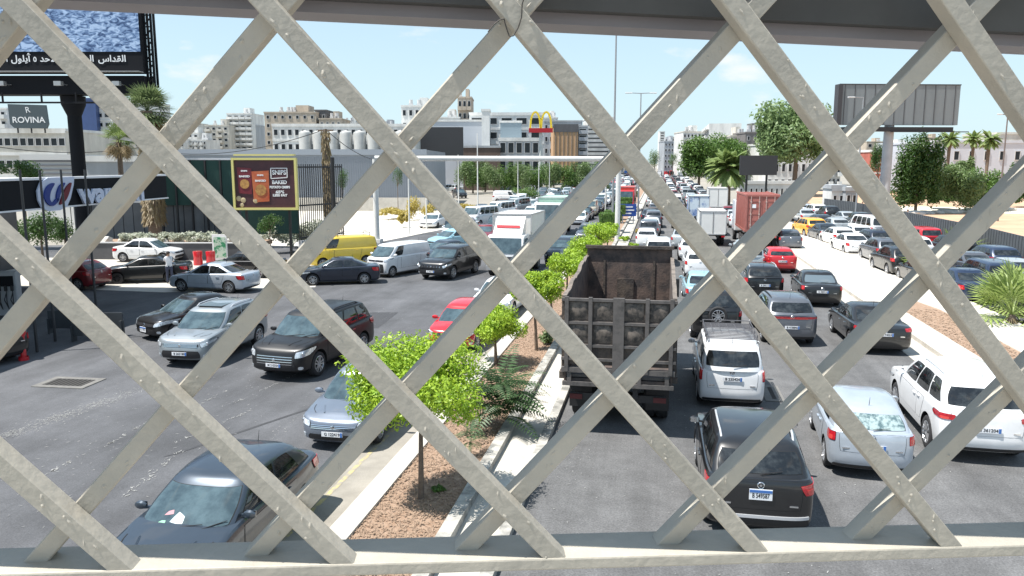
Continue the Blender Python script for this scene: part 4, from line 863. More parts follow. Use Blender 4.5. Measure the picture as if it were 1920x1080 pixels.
def box_truck(name, label, px, heading, anc, L=7.2, hw=1.15, H=3.25, zc=2.35, boxm=None, cabm=None, deflector=None, group=None, letter=None, cablen=1.7):
    r = empty(name, (0, 0, 0), 0, label, 'truck', group); bl = L - cablen - .15
    boxm = boxm or mat('box_white', (.66, .66, .64), .5, n=.05, ns=2)
    b = MB(); b.box((-L / 2 + bl / 2, 0, (H + .95) / 2), (bl, hw * 2, H - .95)); bo = b.build('cargo_box', boxm, r)
    f = MB(); x0, x1 = -L / 2, -L / 2 + bl
    for x in (x0, x1):
        for sg in (1, -1): f.box((x, sg * hw, (H + .95) / 2), (.08, .08, H - .9))
        f.box((x, 0, H), (.08, hw * 2 + .08, .08)); f.box((x, 0, .97), (.08, hw * 2 + .08, .10))
    for sg in (1, -1): f.box(((x0 + x1) / 2, sg * hw, H), (bl, .08, .08)); f.box(((x0 + x1) / 2, sg * hw, .97), (bl, .08, .10))
    f.build('box_frame', mat('aluminium', (.5, .5, .5), .4, .5), bo)
    q = MB(); q.box((x0 - .03, 0, (H + .95) / 2), (.02, .03, H - 1.1)); 
    q.build('rear_door_bar', STEELD, bo)
    # cab with raked windscreen
    xc0, xc1 = L / 2 - cablen, L / 2; hc = hw * .93; cm = cabm or PAINT['white']
    c = MB(); pts = [(xc0, .55), (xc1, .55), (xc1 + .04, .95), (xc1, 1.35), (xc1 - .28, zc - .08), (xc1 - .45, zc), (xc0, zc)]
    c.prism([(x, -hc, z) for x, z in pts], (0, 2 * hc, 0)); co = c.build('cab', cm, r, fixn=True); soften(co, .06, 3)
    wv = Vector((xc1 + .005, 0, 1.38)); wt = Vector((xc1 - .265, 0, zc - .16)); g = MB(); o_ = Vector((.018, 0, .005))
    g.add([wv + o_ + Vector((0, -hc * .9, 0)), wv + o_ + Vector((0, hc * .9, 0)), wt + o_ + Vector((0, hc * .86, 0)), wt + o_ + Vector((0, -hc * .86, 0))], [(0, 1, 2, 3)]); g.build('windshield', GLSF, co)
    for sg in (1, -1):
        g = MB(); g.add([(xc1 - .15, sg * (hc + .006), 1.36), (xc0 + .45, sg * (hc + .006), 1.36), (xc0 + .45, sg * (hc + .006), zc - .2), (xc1 - .38, sg * (hc + .006), zc - .2)], [(0, 1, 2, 3)]); g.build('side_window', GLS, co)
        g = MB(); g.box((xc1 + .12, sg * (hc + .18), 1.75), (.10, .2, .42)); g.bar((xc1 - .1, sg * hc, 2.0), (xc1 + .1, sg * (hc + .16), 1.95), .03, .03); g.build('side_mirror', BLK, co)
        g = MB(); g.box((xc1 + .03, sg * hc * .74, .86), (.05, .34, .2)); g.build('headlight', HLM, co)
    g = MB(); g.box((xc1 + .035, 0, 1.1), (.03, hc * 1.3, .22)); g.build('front_grille', mat('grille_grey', (.12, .12, .13), .3, .6), co)
    g = MB(); g.box((xc1 + .05, 0, .55), (.16, hc * 2, .26)); g.build('front_bumper', mat('bumper_grey', (.3, .3, .3), .5), r)
    g = MB(); g.box((xc1 + .14, 0, .55), (.02, .5, .12)); g.build('license_plate', WHT, r)
    if deflector:
        g = MB(); g.prism([(xc0 + .1, -hc * .8, zc + .0), (xc1 - .6, -hc * .8, zc + .0), (xc0 + .25, -hc * .75, H - .1), (xc0 + .1, -hc * .75, H - .1)], (0, hc * 1.6, 0)); do = g.build('roof_deflector', deflector, co, fixn=True)
        if letter: q = MB(); q.box((lerp(xc1 - .6, xc0 + .25, .42) + .05, 0, lerp(zc, H - .1, .42) + .04), (.02, hc * 1.3, .16), rot=Matrix.Rotation(-.5, 3, 'Y')); q.build('red_stripe', PAINT['red'], do)
    h = MB()
    for y in (-.4, .4): h.box((-.2, y, .78), (L - .6, .12, .26))
    h.build('chassis', BLK, r)
    for sg in (1, -1): q = MB(); q.box((x0 - .02, sg * hw * .8, .8), (.05, .26, .12)); q.build('taillight', TLM, r)
    truck_wheels(r, (-L / 2 + 1.6, L / 2 - .95), hw - .02, .42, .25, dual=(-L / 2 + 1.6,))
    return orient(r, heading, anc, px)
box_truck('box_truck', 'white box truck with a red striped board over its cab, on the left road', (947, 520), -93, (2.8, 0, 0), L=5.8, hw=1.15, H=3.5, zc=2.4, deflector=mat('deflector_white', (.7, .68, .66), .5), letter='band')
box_truck('tipper_truck', 'large white truck with a green tarpaulin over its load, facing the camera', (1026, 443), -92, (3.5, 0, 0), L=7.4, hw=1.25, H=3.35, zc=2.95, cablen=2.1, boxm=mat('green_tarp', (.30, .47, .38), .8, n=.1, ns=2))
box_truck('box_truck', 'white box truck seen from behind, left of the red container truck', (1335, 462), 90, (-3, 0, 0), L=6.2, hw=1.0, H=2.75)
box_truck('advert_truck', 'truck with a blue and white printed box between the jam and the container truck', (1309, 428), 90, (-3, 0, 0), L=6.2, hw=1.0, H=3.2, boxm=mat('printed_box', (.55, .62, .68), .5, col2=(.08, .16, .38), ns=.6, thr=(.42, .5)))
box_truck('box_truck', 'grey white cube truck directly left of the top of the red container', (1345, 402), 90, (-3, 0, 0), L=6.5, hw=1.15, H=3.3)
box_truck('red_truck', 'red truck facing the camera beside the blue road sign', (1172, 398), -90, (3, 0, 0), L=7, hw=1.2, H=3.3, zc=2.9, cabm=PAINT['red'], boxm=mat('box_red', (.5, .06, .04), .5))
# --- service road on the right
VG = 'cars on the service road at the right'
for typ, pn, hd, a, px, lb in (
  ('suv', 'blackblue', 96, 'R', (1655, 478), 'dark blue estate with red tail lamps braking on the service road'),
  ('sedan', 'white', 95, 'R', (1612, 480), 'white saloon beside the cream kerb of the service road'),
  ('suv', 'orange', 100, 'R', (1533, 447), 'orange yellow taxi on the service road'),
  ('hatch', 'white', 97, 'R', (1585, 464), 'white car between the orange taxi and the white saloon'),
  ('minibus', 'white', 102, 'R', (1650, 452), 'white minibus beside the dark fence'),
  ('sedan', 'slate', 97, 'R', (1560, 455), 'slate car directly right of the orange taxi'),
  ('suv', 'grey', 93, 'R', (1672, 500), 'grey black off roader with a pale wheel cover on the service road'),
  ('suv', 'black', 93, 'R', (1702, 522), 'black off roader with shining windows beside the cream kerb'),
  ('hatch', 'silver', 100, 'R', (1578, 440), 'silver car near the start of the dark fence'),
  ('hatch', 'slate', 100, 'R', (1548, 432), 'slate blue car ahead of the orange taxi'),
  ('sedan', 'silver', 101, 'R', (1600, 425), 'silver car parked against the dark fence'),
  ('sedan', 'navy', 92, 'R', (1838, 572), 'navy saloon with red tail lamps behind the palms'),
  ('mpv', 'navy', 92, 'R', (1880, 560), 'navy van beside the navy saloon on the service road'),
  ('sedan', 'grey', 94, 'R', (1845, 528), 'grey saloon with red tail lamps further up the service road'),
  ('sedan', 'silver', 92, 'R', (1925, 545), 'silver grey car at the right edge on the service road'),
  ('hatch', 'red', 95, 'R', (1684, 478), 'red car mostly behind the railing on the service road'),
  ('sedan', 'black', 92, 'R', (1760, 545), 'black car behind the railing crossing on the service road')):
    car({'suv': 'suv_car', 'sedan': 'sedan_car', 'hatch': 'hatchback_car', 'minibus': 'minibus', 'mpv': 'van_car'}[typ], typ, pn, hd, a, px, lb, 'taxi' if 'taxi' in lb else 'car', VG)
# ---------------------------------------------------------------- far traffic: one small mesh per car, lane by lane
LODS = {k: make_car(k + '_far', T[k], lod=True) for k in ('sedan', 'hatch', 'suv', 'mpv', 'van')}
CNAME = dict(sedan='sedan_car', hatch='hatchback_car', suv='suv_car', mpv='van_car', van='panel_van')
CW = ['white'] * 9 + ['silver'] * 5 + ['grey'] * 3 + ['black'] * 4 + ['red', 'slate', 'beige', 'navy', 'silverblue', 'darkred', 'brown']
CWORD = dict(white='white', silver='silver', grey='dark grey', black='black', red='red', slate='slate blue', beige='beige', navy='navy', blue='blue', silverblue='silver blue', darkred='dark red', lightblue='pale blue', orange='orange', brown='brown', steel='grey')
TW = dict(sedan='saloon', hatch='hatchback', suv='SUV', mpv='family van', van='panel van')
jr = random.Random(11)
taken = []
for o in COL.objects:
    if o.parent is None and o.type == 'EMPTY' and o.get('category') in ('car', 'sedan', 'hatchback', 'SUV', 'van', 'truck', 'off-roader', 'taxi'): taken.append((o.location.x, o.location.y, 7.5 if o.get('category') == 'truck' else 4.6))
def far_car(x, y, hd, side, band, lane=''):
    k = jr.choice(['sedan', 'sedan', 'hatch', 'hatch', 'suv', 'suv', 'mpv', 'van'] if side != 'verge' else ['sedan', 'hatch', 'suv'])
    for tx, ty, tl in taken:
        if abs(tx - x) < 1.7 and abs(ty - y) < tl + .3: return
    pn = jr.choice(CW); o = link(CNAME[k], LODS[k])
    o.location = (x, y, 0); o.rotation_euler = (0, 0, R_(hd + jr.gauss(0, 1.5)))
    s = jr.uniform(.94, 1.05); o.scale = (s, jr.uniform(.95, 1.03), jr.uniform(.94, 1.06))
    for sl in o.material_slots:
        if sl.material == PB: sl.link = 'OBJECT'; sl.material = PAINT[pn]
    tag(o, ('%s %s %s, %s of the jam %s' % ('tiny' if y > 130 else 'small', CWORD[pn], TW[k], band, side)) + lane, TW[k] if k != 'mpv' else 'van', 'cars in the jam ' + side)
NF = 0
for side, lanes, hd, y0, y1 in (('right of the median', (-.7, 2.2, 5.1, 7.9), 90, 48, 330), ('left of the median', (-8.6, -11.6, -14.6, -17.6), -90, 62, 300)):
    for li, lx in enumerate(lanes):
        y = y0 + jr.random() * 5
        while y < y1:
            far_car(lx + jr.gauss(0, .18), y, hd, side, 'near part' if y < 90 else ('middle' if y < 150 else ('far part' if y < 230 else 'very end')), [', innermost lane', ', second lane', ', third lane', ', outer lane'][li]); y += jr.uniform(5.6, 7.6) + (0 if y < 170 else 1.2)
for i in range(16):                      # turning and queueing beyond the lot
    far_car(-21.5 + jr.gauss(0, .6), 78 + i * 6.2, -90 + jr.gauss(0, 6), 'left of the median', 'outer lane')
for lx in (16.3, 19.4):
    y = 34
    while y < 118: far_car(lx + (0 if y < 80 else -(y - 80) * .06) + jr.gauss(0, .15), y, 92 + (y - 40) * .06, 'on the service road', 'near part' if y < 70 else 'far part', ', inner lane' if lx < 17 else ', fence side lane'); y += jr.uniform(5.2, 6.4)
for i in range(12):
    far_car(-46 - (i % 6) * 4.2, 170 + (i // 6) * 14 + jr.random() * 3, 160, 'in the car park under the trees', 'row')
# traffic too far off to count, as one mass
b = MB(); cols = ['white', 'silver', 'grey', 'black', 'red', 'blue']
for s_, lanes in ((90, (-.7, 2.2, 5.1, 7.9)), (-90, (-8.6, -11.6, -14.6, -17.6))):
    for lx in lanes:
        y = 335
        while y < 560:
            mi = jr.choice([0, 0, 0, 1, 1, 2, 3, 3, 4, 5]); x = lx + jr.gauss(0, .2); h = jr.choice([1.0, 1.0, 1.2, 1.9]); b.box((x, y, .55), (1.7, 4.2, .7), mi); b.box((x, y - .2, h), (1.5, 2.4, .5 if h < 1.5 else 1.2), mi if h > 1.5 else 6); b.box((x, y - .2, h + .3 if h < 1.5 else h + .62), (1.35, 1.9, .06), mi); y += jr.uniform(6.5, 9)
tag(b.build('distant_traffic', [PAINT[c] for c in cols] + [GLS]), 'far off traffic jam where single cars can no longer be told apart', 'traffic', kind='stuff')
# ---------------------------------------------------------------- foliage
LIME = leafmat('lime_leaf', (.12, .27, .012), (.50, .64, .06), 6)
DKG = leafmat('dark_leaf', (.03, .075, .018), (.09, .17, .035), 4)
MIDG = leafmat('mid_leaf', (.05, .12, .02), (.15, .25, .05), 3)
OLIV = leafmat('olive_leaf', (.09, .15, .05), (.20, .28, .10), 3)
YEL2 = leafmat('yellow_leaf', (.33, .26, .05), (.55, .45, .12), 3)
PALM = leafmat('palm_leaf', (.09, .15, .035), (.30, .38, .13), 5)
DRYP = leafmat('dry_palm_leaf', (.22, .16, .08), (.38, .30, .18), 5)
BARK = mat('bark', (.16, .12, .09), .9, n=.35, ns=12, bump=.7)
def leaf_cloud(mb, blobs, n, size, rr, mi=0, up=.35):
    tot = sum(b[1][0] * b[1][1] * b[1][2] for b in blobs)
    for c, rad in blobs:
        m = int(n * rad[0] * rad[1] * rad[2] / tot)
        for i in range(m):
            d = Vector((rr.gauss(0, 1), rr.gauss(0, 1), rr.gauss(0, 1))).normalized(); q = rr.random() ** .38 * rr.uniform(.86, 1.10)
            p = Vector((c[0] + d.x * rad[0] * q, c[1] + d.y * rad[1] * q, c[2] + d.z * rad[2] * q))
            nn = (d * .7 + Vector((rr.gauss(0, .6), rr.gauss(0, .6), rr.gauss(0, .6) + up))).normalized(); a = nn.cross(Vector((rr.gauss(0, 1), rr.gauss(0, 1), rr.gauss(0, 1)))).normalized(); b_ = nn.cross(a)
            s = size * rr.uniform(.6, 1.35); mb.add([p - a * s, p - b_ * s * .42, p + a * s, p + b_ * s * .42], [(0, 1, 2, 3)], mi)
def blobs_for(R, H, n, rr, flat=.6):
    out = []
    for i in range(n):
        a = rr.random() * 6.283; q = rr.random() ** .6 * R * .68; out.append(((math.cos(a) * q, math.sin(a) * q, H * rr.uniform(-.45, .5) * (1 - .3 * q / R)), (R * rr.uniform(.26, .46), R * rr.uniform(.26, .46), H * rr.uniform(.32, .52))))
    return out
TREEM = {}
def tree(name, loc, h, R, CHt, label, leaf, nl=5000, ls=.1, nb=12, seed=1, tr=.12, cat='tree', group=None, lean=(0, 0), bare=None):
    """h height of crown centre; R radius; CHt crown half height"""
    rr = random.Random(seed); r = empty(name, loc, rr.random() * 6, label, cat, group)
    key = (round(R, 1), round(CHt, 1), leaf.name, nl, seed)
    t = MB(); top = Vector((lean[0], lean[1], h - CHt * .3)); t.path([(0, 0, -.05), (lean[0] * .3, lean[1] * .3, h * .35), tuple(top)], [tr, tr * .75, tr * .45], 8)
    bl = blobs_for(R, CHt, nb, rr)
    for c, rad in bl[:8]: 
        e = Vector((c[0], c[1], c[2] + h)); s0 = top.lerp(Vector((0, 0, h * .4)), rr.random() * .5); t.path([s0, s0.lerp(e, .5) + Vector((0, 0, .1 * R)), e], [tr * .4, tr * .28, tr * .1], 6)
    t.build('trunk', BARK, r, smooth=True)
    f = MB(); leaf_cloud(f, [((c[0], c[1], c[2] + h), rad) for c, rad in bl], nl, ls, rr); f.build('crown', leaf, r)
    return r
def bush(name, loc, R, Hh, label, leaf, n=1500, ls=.08, seed=1, cat='shrub', group=None):
    rr = random.Random(seed); f = MB(); bl = [((c[0], c[1], c[2] + Hh * .5), rad) for c, rad in blobs_for(R, Hh * .6, 8, rr)]
    leaf_cloud(f, bl, n, ls, rr); o = f.build(name, leaf); o.location = loc; return tag(o, label, cat, group)
# median trees, lime green
ORD_ = ['first', 'second', 'third', 'fourth', 'fifth', 'sixth', 'seventh', 'eighth']
MG = 'clipped lime green trees along the median'
def med_tree(bpx, crown_px, rpx, seed, label, n=7000, leaf=None, ls=.07, nb=14):
    g = G(*bpx); dist = Vector((-math.sin(YAW), math.cos(YAW), 0)).dot(Vector((g.x, g.y, 0))); c = D(crown_px[0], crown_px[1], dist); R = rpx / PPM(dist)
    return tree('median_tree', (g.x, g.y, .1), c.z - .1, R, R * .68, label, leaf or LIME, n, ls, nb, seed, .065, 'tree', MG, lean=(c.x - g.x, c.y - g.y))
med_tree((790, 945), (797, 716), 146, 3, 'nearest lime green tree on a thin trunk in the mulch bed at the bottom', 26000, ls=.045, nb=34)
med_tree((930, 690), (918, 608), 72, 4, 'green tree with a brighter top in front of the red hatchback', 13000, ls=.055, nb=22)
med_tree((1006, 663), (1014, 540), 54, 5, 'small round lime tree with a thin bare trunk left of the dump truck', 8000, ls=.055)
med_tree((1063, 560), (1066, 495), 44, 6, 'lime tree just beyond the tailgate corner of the dump truck', 4000)
for _i, (_b, _c, _r) in enumerate((((1035, 600), (1042, 520), 24), ((1080, 540), (1084, 480), 26), ((1110, 507), (1114, 454), 24), ((1137, 483), (1142, 430), 24))): med_tree(_b, _c, _r, 40 + _i, 'lime tree filling the row, ' + ORD_[_i] + ' of the four smaller crowns counted from the camera', 3500)
med_tree((1095, 520), (1100, 464), 44, 7, 'lime tree in the row above the left edge of the dump truck body', 3500)
med_tree((1122, 495), (1130, 440), 42, 8, 'lime tree in the row next to the clipped dark hedge blocks', 3000)
for i, (px, py, hw_, hh) in enumerate(((1160, 425, 1.0, 1.1), (1177, 415, .95, 1.0), (1172, 398, .9, 1.0), (1208, 392, .9, 1.0), (1206, 380, .9, 1.0), (1205, 369, .9, .9), (1204, 360, .9, .9))):
    y_ = G(px, 305 + FPX * CH / (FPX * CH / (py + 22 - 305))).y; f = MB(); rr = random.Random(i); z0 = 1.0
    f.box((0, 0, z0 + hh / 2), (hw_ * 1.6, 1.8, hh)); 
    for q in range(900):
        ax = rr.choice([0, 1, 2]); p = [rr.uniform(-1, 1) for _ in range(3)]; p[ax] = rr.choice([-1, 1]) * rr.uniform(.97, 1.06); P_ = Vector((p[0] * hw_ * .8, p[1] * .9, z0 + hh / 2 + p[2] * hh / 2)); a = Vector((rr.gauss(0, 1), rr.gauss(0, 1), rr.gauss(0, 1))).normalized() * .06; b_ = a.cross(Vector((rr.gauss(0, 1), rr.gauss(0, 1), 1))).normalized() * .05
        f.add([P_ - a, P_ - b_, P_ + a, P_ + b_], [(0, 1, 2, 3)])
    r = empty('clipped_tree', (-4.3, y_, .1), 0, 'tree clipped to a square block in the median, ' + ORD_[i] + ' from the camera', 'tree', 'square clipped trees in the median'); f.build('crown', MIDG, r); t = MB(); t.tube((0, 0, 0), (0, 0, 1.1), .06); t.build('trunk', BARK, r)
# compound leaf shrub beside the nearest tree
def fern_shrub(px, R, label, seed, n=46):
    g = G(*px); rr = random.Random(seed); f = MB()
    for i in range(n):
        a = rr.random() * 6.283; el = rr.uniform(.15, 1.25); L = R * rr.uniform(.6, 1.1); p = Vector((0, 0, .25 + rr.random() * R * .7)); d = Vector((math.cos(a) * math.cos(el), math.sin(a) * math.cos(el), math.sin(el)))
        side = d.cross(Vector((0, 0, 1))).normalized(); N = 16
        for q in range(N):
            t = q / N; p = p + d * (L / N); d = (d + Vector((0, 0, -.075))).normalized(); s = .11 * R * math.sin(math.pi * min(1, t * .9 + .12)) + .03
            for sg in (1, -1):
                e = p + side * sg * s * 1.6 + d * s * .5 - Vector((0, 0, s * .3)); f.add([p, p + d * L / N * .5 + side * sg * s * .5, e, p - d * L / N * .1 + side * sg * s * .6], [(0, 1, 2, 3)])
    o = f.build('leafy_shrub', leafmat('fern_leaf', (.035, .075, .03), (.13, .22, .09), 5)); o.location = (g.x, g.y, .1); return tag(o, label, 'shrub')
fern_shrub((938, 812), 1.3, 'dark green shrub with feathery compound leaves right of the nearest lime tree', 2, 75)
fern_shrub((880, 862), .5, 'low feathery weed on the wood chips in front of the nearest lime tree', 5, 14)
bush('grass_tuft', G(822, 930).to_tuple()[:2] + (.1,), .16, .12, 'small green tuft of grass at the left edge of the mulch bed', MIDG, 250, .04, 3, 'grass')
for i, (px, py) in enumerate(((1018, 650), (1185, 470), (1170, 455), (1196, 440))): bush('low_shrub', G(px, py).to_tuple()[:2] + (.1,), .5, .5, ['dry twiggy shrub at the foot of the thin trunked lime tree', 'low yellow green shrub in the median right of the lamp column', 'low yellow green shrub at the foot of the lamp column', 'dry grassy clump in the median near the blue sign'][i], [OLIV, LIME, LIME, YEL2][i], 900, .06, i + 20)
# palms
def fan_palm(name, loc, h, R, label, seed, nf=34, tr=.22, leaf=PALM, skirt=True, group=None):
    rr = random.Random(seed); r = empty(name, loc, 0, label, 'palm', group); t = MB(); t.path([(0, 0, -.05), (.0, 0, h * .5), (0, 0, h)], [tr * 1.15, tr, tr * .9], 10); t.build('trunk', BARK, r, smooth=True)
    f = MB(); sk = MB()
    for i in range(nf + (14 if skirt else 0)):
        dead = i >= nf; a = rr.random() * 6.283; el = rr.uniform(-.65, 1.3) if not dead else rr.uniform(-1.3, -.7); d = Vector((math.cos(a) * math.cos(el), math.sin(a) * math.cos(el), math.sin(el))); mb = sk if dead else f
        st = R * .42; c = Vector((0, 0, h)) + d * st; mb.bar(Vector((0, 0, h)), c, .03, .03); side = d.cross(Vector((0, 0, 1))).normalized(); upv = side.cross(d); N = 15; fl = R * .62
        for q in range(N):
            th = (q / (N - 1) - .5) * 3.6; e = (d * math.cos(th) + side * math.sin(th)).normalized(); tip = c + e * fl * (1 - .2 * abs(th) / 1.8) + Vector((0, 0, -.16 * fl)) + upv * .05 * fl; w_ = e.cross(upv).normalized() * fl * .038; mid = c.lerp(tip, .55) + Vector((0, 0, .06 * fl))
            mb.add([c, mid - w_, tip, mid + w_], [(0, 1, 2, 3)])
    f.build('frond', leaf, r).name = 'crown'
    if skirt: sk.build('dry_frond', DRYP, r)
    return r
def date_palm(loc, h, R, label, seed, n=60, tr=.28, group=None):
    rr = random.Random(seed); r = empty('palm_tree', loc, 0, label, 'palm', group); t = MB(); t.path([(0, 0, -.05), (0, 0, h * .5), (0, 0, h)], [tr, tr * .8, tr], 10); t.build('trunk', BARK, r, smooth=True); f = MB()
    for i in range(n):
        a = rr.random() * 6.283; el = rr.uniform(-.5, 1.3); d = Vector((math.cos(a) * math.cos(el), math.sin(a) * math.cos(el), math.sin(el))); p = Vector((0, 0, h)); side = d.cross(Vector((0, 0, 1))).normalized(); N = 12
        for q in range(N):
            p2 = p + d * R / N; d = (d + Vector((0, 0, -.13))).normalized(); s = R * .14 * math.sin(math.pi * min(1, q / N + .1))
            for sg in (1, -1): f.add([p, p2, p2 + side * sg * s + d * s * .6 - Vector((0, 0, s * .45)), p + side * sg * s * .9 - Vector((0, 0, s * .4))], [(0, 1, 2, 3)])
            p = p2
    f.build('crown', PALM, r); return r
def at_ground(px, py): g = G(px, py); return (g.x, g.y, 0)
g = D(275, 200, 57); fan_palm('palm_tree', (g.x, g.y, 0), g.z - .3, 2.3, 'tall fan palm with a shaggy trunk below the large billboard', 4, 46, .42, leaf=leafmat('tall_palm_leaf', (.05, .09, .03), (.24, .30, .14), 3))
_r = [o for o in COL.objects if o.name.startswith('palm_tree') and o.parent is None][-1]
q = MB(); rr = random.Random(9)
for i in range(900):
    a = rr.random() * 6.28; z = rr.uniform(2.6, 6.0) if i % 3 else rr.uniform(6, 9.5); rad = .5 + .25 * rr.random(); p = Vector((math.cos(a) * rad, math.sin(a) * rad, z)); q.add([p, p + Vector((.06, 0, -.5)), p + Vector((math.cos(a) * .2, math.sin(a) * .2, -.75)), p + Vector((-.06, 0, -.45))], [(0, 1, 2, 3)])
q.build('hanging_fronds', DRYP, _r)
g = D(222, 262, 62); fan_palm('palm_tree', (g.x, g.y, 0), g.z, 1.7, 'smaller fan palm just left of the tall shaggy palm', 8, 26, .2)
for i, (px, py, rp, n, lb) in enumerate(((1893, 640, 92, 24, 'big low fan palm at the right edge'), (1905, 555, 74, 20, 'low fan palm at the right edge behind the big one'), (1712, 540, 40, 16, 'small fan palm on the cream verge'), (1795, 505, 48, 18, 'low fan palm behind the railing crossing near the navy cars'))):
    dist = [31, 34, 44, 54][i]; c = D(px, py, dist); fan_palm('fan_palm', (c.x, c.y, .1), max(.4, c.z - .15), rp * 1.15 / PPM(dist), lb, 30 + i, n, .14 if i < 2 else .08, leaf=leafmat('fresh_palm_leaf', (.12, .20, .03), (.42, .50, .17), 6), skirt=i < 2)
c = D(1366, 318, 120); date_palm((c.x, c.y, 0), c.z, 4.3, 'wide date palm in front of the dark small billboard', 5, 90, .5)
for i, (px, py, d_) in enumerate(((1781, 262, 135), (1826, 262, 140), (1855, 262, 125))):
    c = D(px, py, d_); date_palm((c.x, c.y, 0), c.z, 2.3, ['slim palm left of the pair by the white building', 'slim palm in the middle of the three by the white building', 'slim palm nearest the right edge by the white building'][i], 40 + i, 50, .3, group='slim palms by the white building')
# trees behind
ORD = ['first', 'second', 'third', 'fourth', 'fifth', 'sixth', 'seventh', 'eighth', 'ninth', 'tenth', 'eleventh', 'twelfth', 'thirteenth', 'fourteenth', 'fifteenth', 'sixteenth']
def far_tree(px, py, rx, ry, dist, label, leaf, seed, nl=4500, ls=None, base=None, group=None, nb=16):
    c = D(px, py, dist); R = rx / PPM(dist); H_ = ry / PPM(dist); return tree('tree', (c.x, c.y, 0), c.z, R, H_, label, leaf, nl, ls or R * .055, nb, seed, R * .07, 'tree', group)
far_tree(1495, 250, 82, 78, 150, 'large airy grey green tree left of the grey billboard', leafmat('airy_leaf', (.10, .17, .06), (.28, .38, .16), .5), 3, 16000, nb=34, ls=.42)
far_tree(1312, 298, 44, 50, 190, 'broad green tree left in the clump beside the jam', MIDG, 5, 9000, ls=.34, nb=24)
far_tree(1358, 292, 52, 54, 200, 'broad green tree right in the clump beside the jam', MIDG, 6, 10000, ls=.34, nb=26)
far_tree(1228, 297, 16, 24, 220, 'narrow green tree left of the far end of the jam', OLIV, 7, 2500)
far_tree(1722, 325, 46, 92, 98, 'tall dark tree beside the post of the grey billboard', DKG, 8, 14000, nb=34, ls=.2)
far_tree(1648, 300, 22, 40, 112, 'dark tree seen left of the billboard post', DKG, 9, 5000)
for i, (px, py, rx, ry, lf) in enumerate(((1790, 366, 60, 48, OLIV), (1838, 378, 48, 40, MIDG), (1752, 388, 34, 28, DKG), (1915, 342, 34, 44, DKG), (1800, 322, 28, 34, OLIV), (1700, 388, 26, 22, DKG))):
    dist = 100 + 4 * i; c = D(px, py, dist); bush('large_bush', (c.x, c.y, max(0, c.z - ry / PPM(dist))), rx / PPM(dist), 2 * ry / PPM(dist), ['round olive bush in the middle of the sand lot', 'green bush right of the round olive bush', 'low dark bush at the foot of the tall dark tree', 'dark bush at the right edge of the sand lot', 'thin upright bush under the slim palms', 'dark scrub below the grey billboard'][i], lf, 9000, .17, 50 + i)
for i in range(14):
    px = 870 + i * 19 + rnd.uniform(-4, 4); far_tree(px, 330 + rnd.uniform(-5, 4), 22 + rnd.random() * 6, 36, 165 + (i % 3) * 6, ['yellowish', 'bright green', 'dark green'][i % 3] + ' street tree, ' + ORD[i] + ' from the left in the belt below the white pipe', [OLIV, MIDG, DKG][i % 3], 60 + i, 4200, group='street trees below the white pipe', nb=14)
for i, (px, py, rx, ry, d_, lf, lb) in enumerate(((40, 322, 42, 26, 60, DKG, 'dark tree behind the petrol station sign'), (1262, 300, 10, 18, 320, MIDG, 'small far tree at the end of the jam'), (745, 330, 12, 24, 100, DKG, 'thin conifer in front of the grey hangar'), (640, 335, 16, 26, 66, DKG, 'dark conifer beside the vine covered pole'), (505, 420, 28, 24, 50, DKG, 'dark bush under the crisps billboard'))):
    far_tree(px, py, rx, ry, d_, lb, lf, 90 + i, 2500)
for i, (px, py, rx, ry, d_, lf, lb) in enumerate(((785, 392, 36, 22, 90, YEL2, 'yellow flowering bush at the edge of the pale lot'), (722, 397, 48, 9, 92, YEL2, 'long clipped yellow hedge in the pale lot'), (830, 408, 34, 9, 84, YEL2, 'low yellow hedge right of the yellow bush'), (755, 410, 12, 12, 80, YEL2, 'small yellow bush beside the sign post'), (985, 362, 34, 12, 130, MIDG, 'clipped green hedge in front of the white delivery van'), (880, 390, 30, 8, 105, YEL2, 'dry yellow hedge right of the far car park'), (1130, 358, 14, 10, 170, OLIV, 'grey bush left of the gantry column'))):
    c = D(px, py, d_); s_ = rx / PPM(d_); bb = bush('hedge_bush', (0, 0, 0), s_, 2 * ry / PPM(d_), lb, lf, 2200, .12, 120 + i); bb.location = (c.x, c.y, max(0, c.z - ry / PPM(d_)))
# rocks and pale planting on the planter wall
STONE = mat('grey_wall', (.085, .085, .09), .8, n=.12, ns=1.5)
a0, a1 = G(140, 487), G(415, 487); wr = empty('planter_wall', (a0.x, a0.y, 0), 0, 'dark grey rendered planter wall of the petrol station', 'wall')
q = MB(); q.bar(Vector((0, .4, .55)), Vector((a1.x - a0.x + 2, a1.y - a0.y + .4, .55)), .4, 1.1); q.build('wall', STONE, wr); q = MB(); q.bar(Vector((0, .4, 1.13)), Vector((a1.x - a0.x + 2, a1.y - a0.y + .4, 1.13)), .5, .06); q.build('coping', mat('light_coping', (.35, .35, .35), .7), wr)
q = MB(); q.bar(Vector((0, 2.2, .9)), Vector((a1.x - a0.x + 2, a1.y - a0.y + 2.4, .9)), 3.2, .3); q.build('soil', DIRT, wr)
ROCK = mat('pale_rock', (.55, .53, .49), .9, n=.2, ns=5)
for i in range(16):
    p = a0.lerp(a1, i / 15) + Vector((rnd.uniform(-.3, .3), rnd.uniform(1.2, 2.4), 1.1)); f = MB(); rr = random.Random(i); s = rr.uniform(.25, .55)
    bm = bmesh.new(); bmesh.ops.create_icosphere(bm, subdivisions=2, radius=s)
    for v in bm.verts: v.co *= rr.uniform(.75, 1.15); v.co.z *= .7
    me = bpy.data.meshes.new('rock'); bm.to_mesh(me); bm.free(); me.materials.append(ROCK); o = link('rock', me); o.location = p; tag(o, 'pale boulder on the dark planter wall, ' + ORD[i] + ' from the left', 'rock', 'pale boulders on the planter wall')
WL = leafmat('variegated_leaf', (.25, .30, .18), (.70, .70, .62), 12)
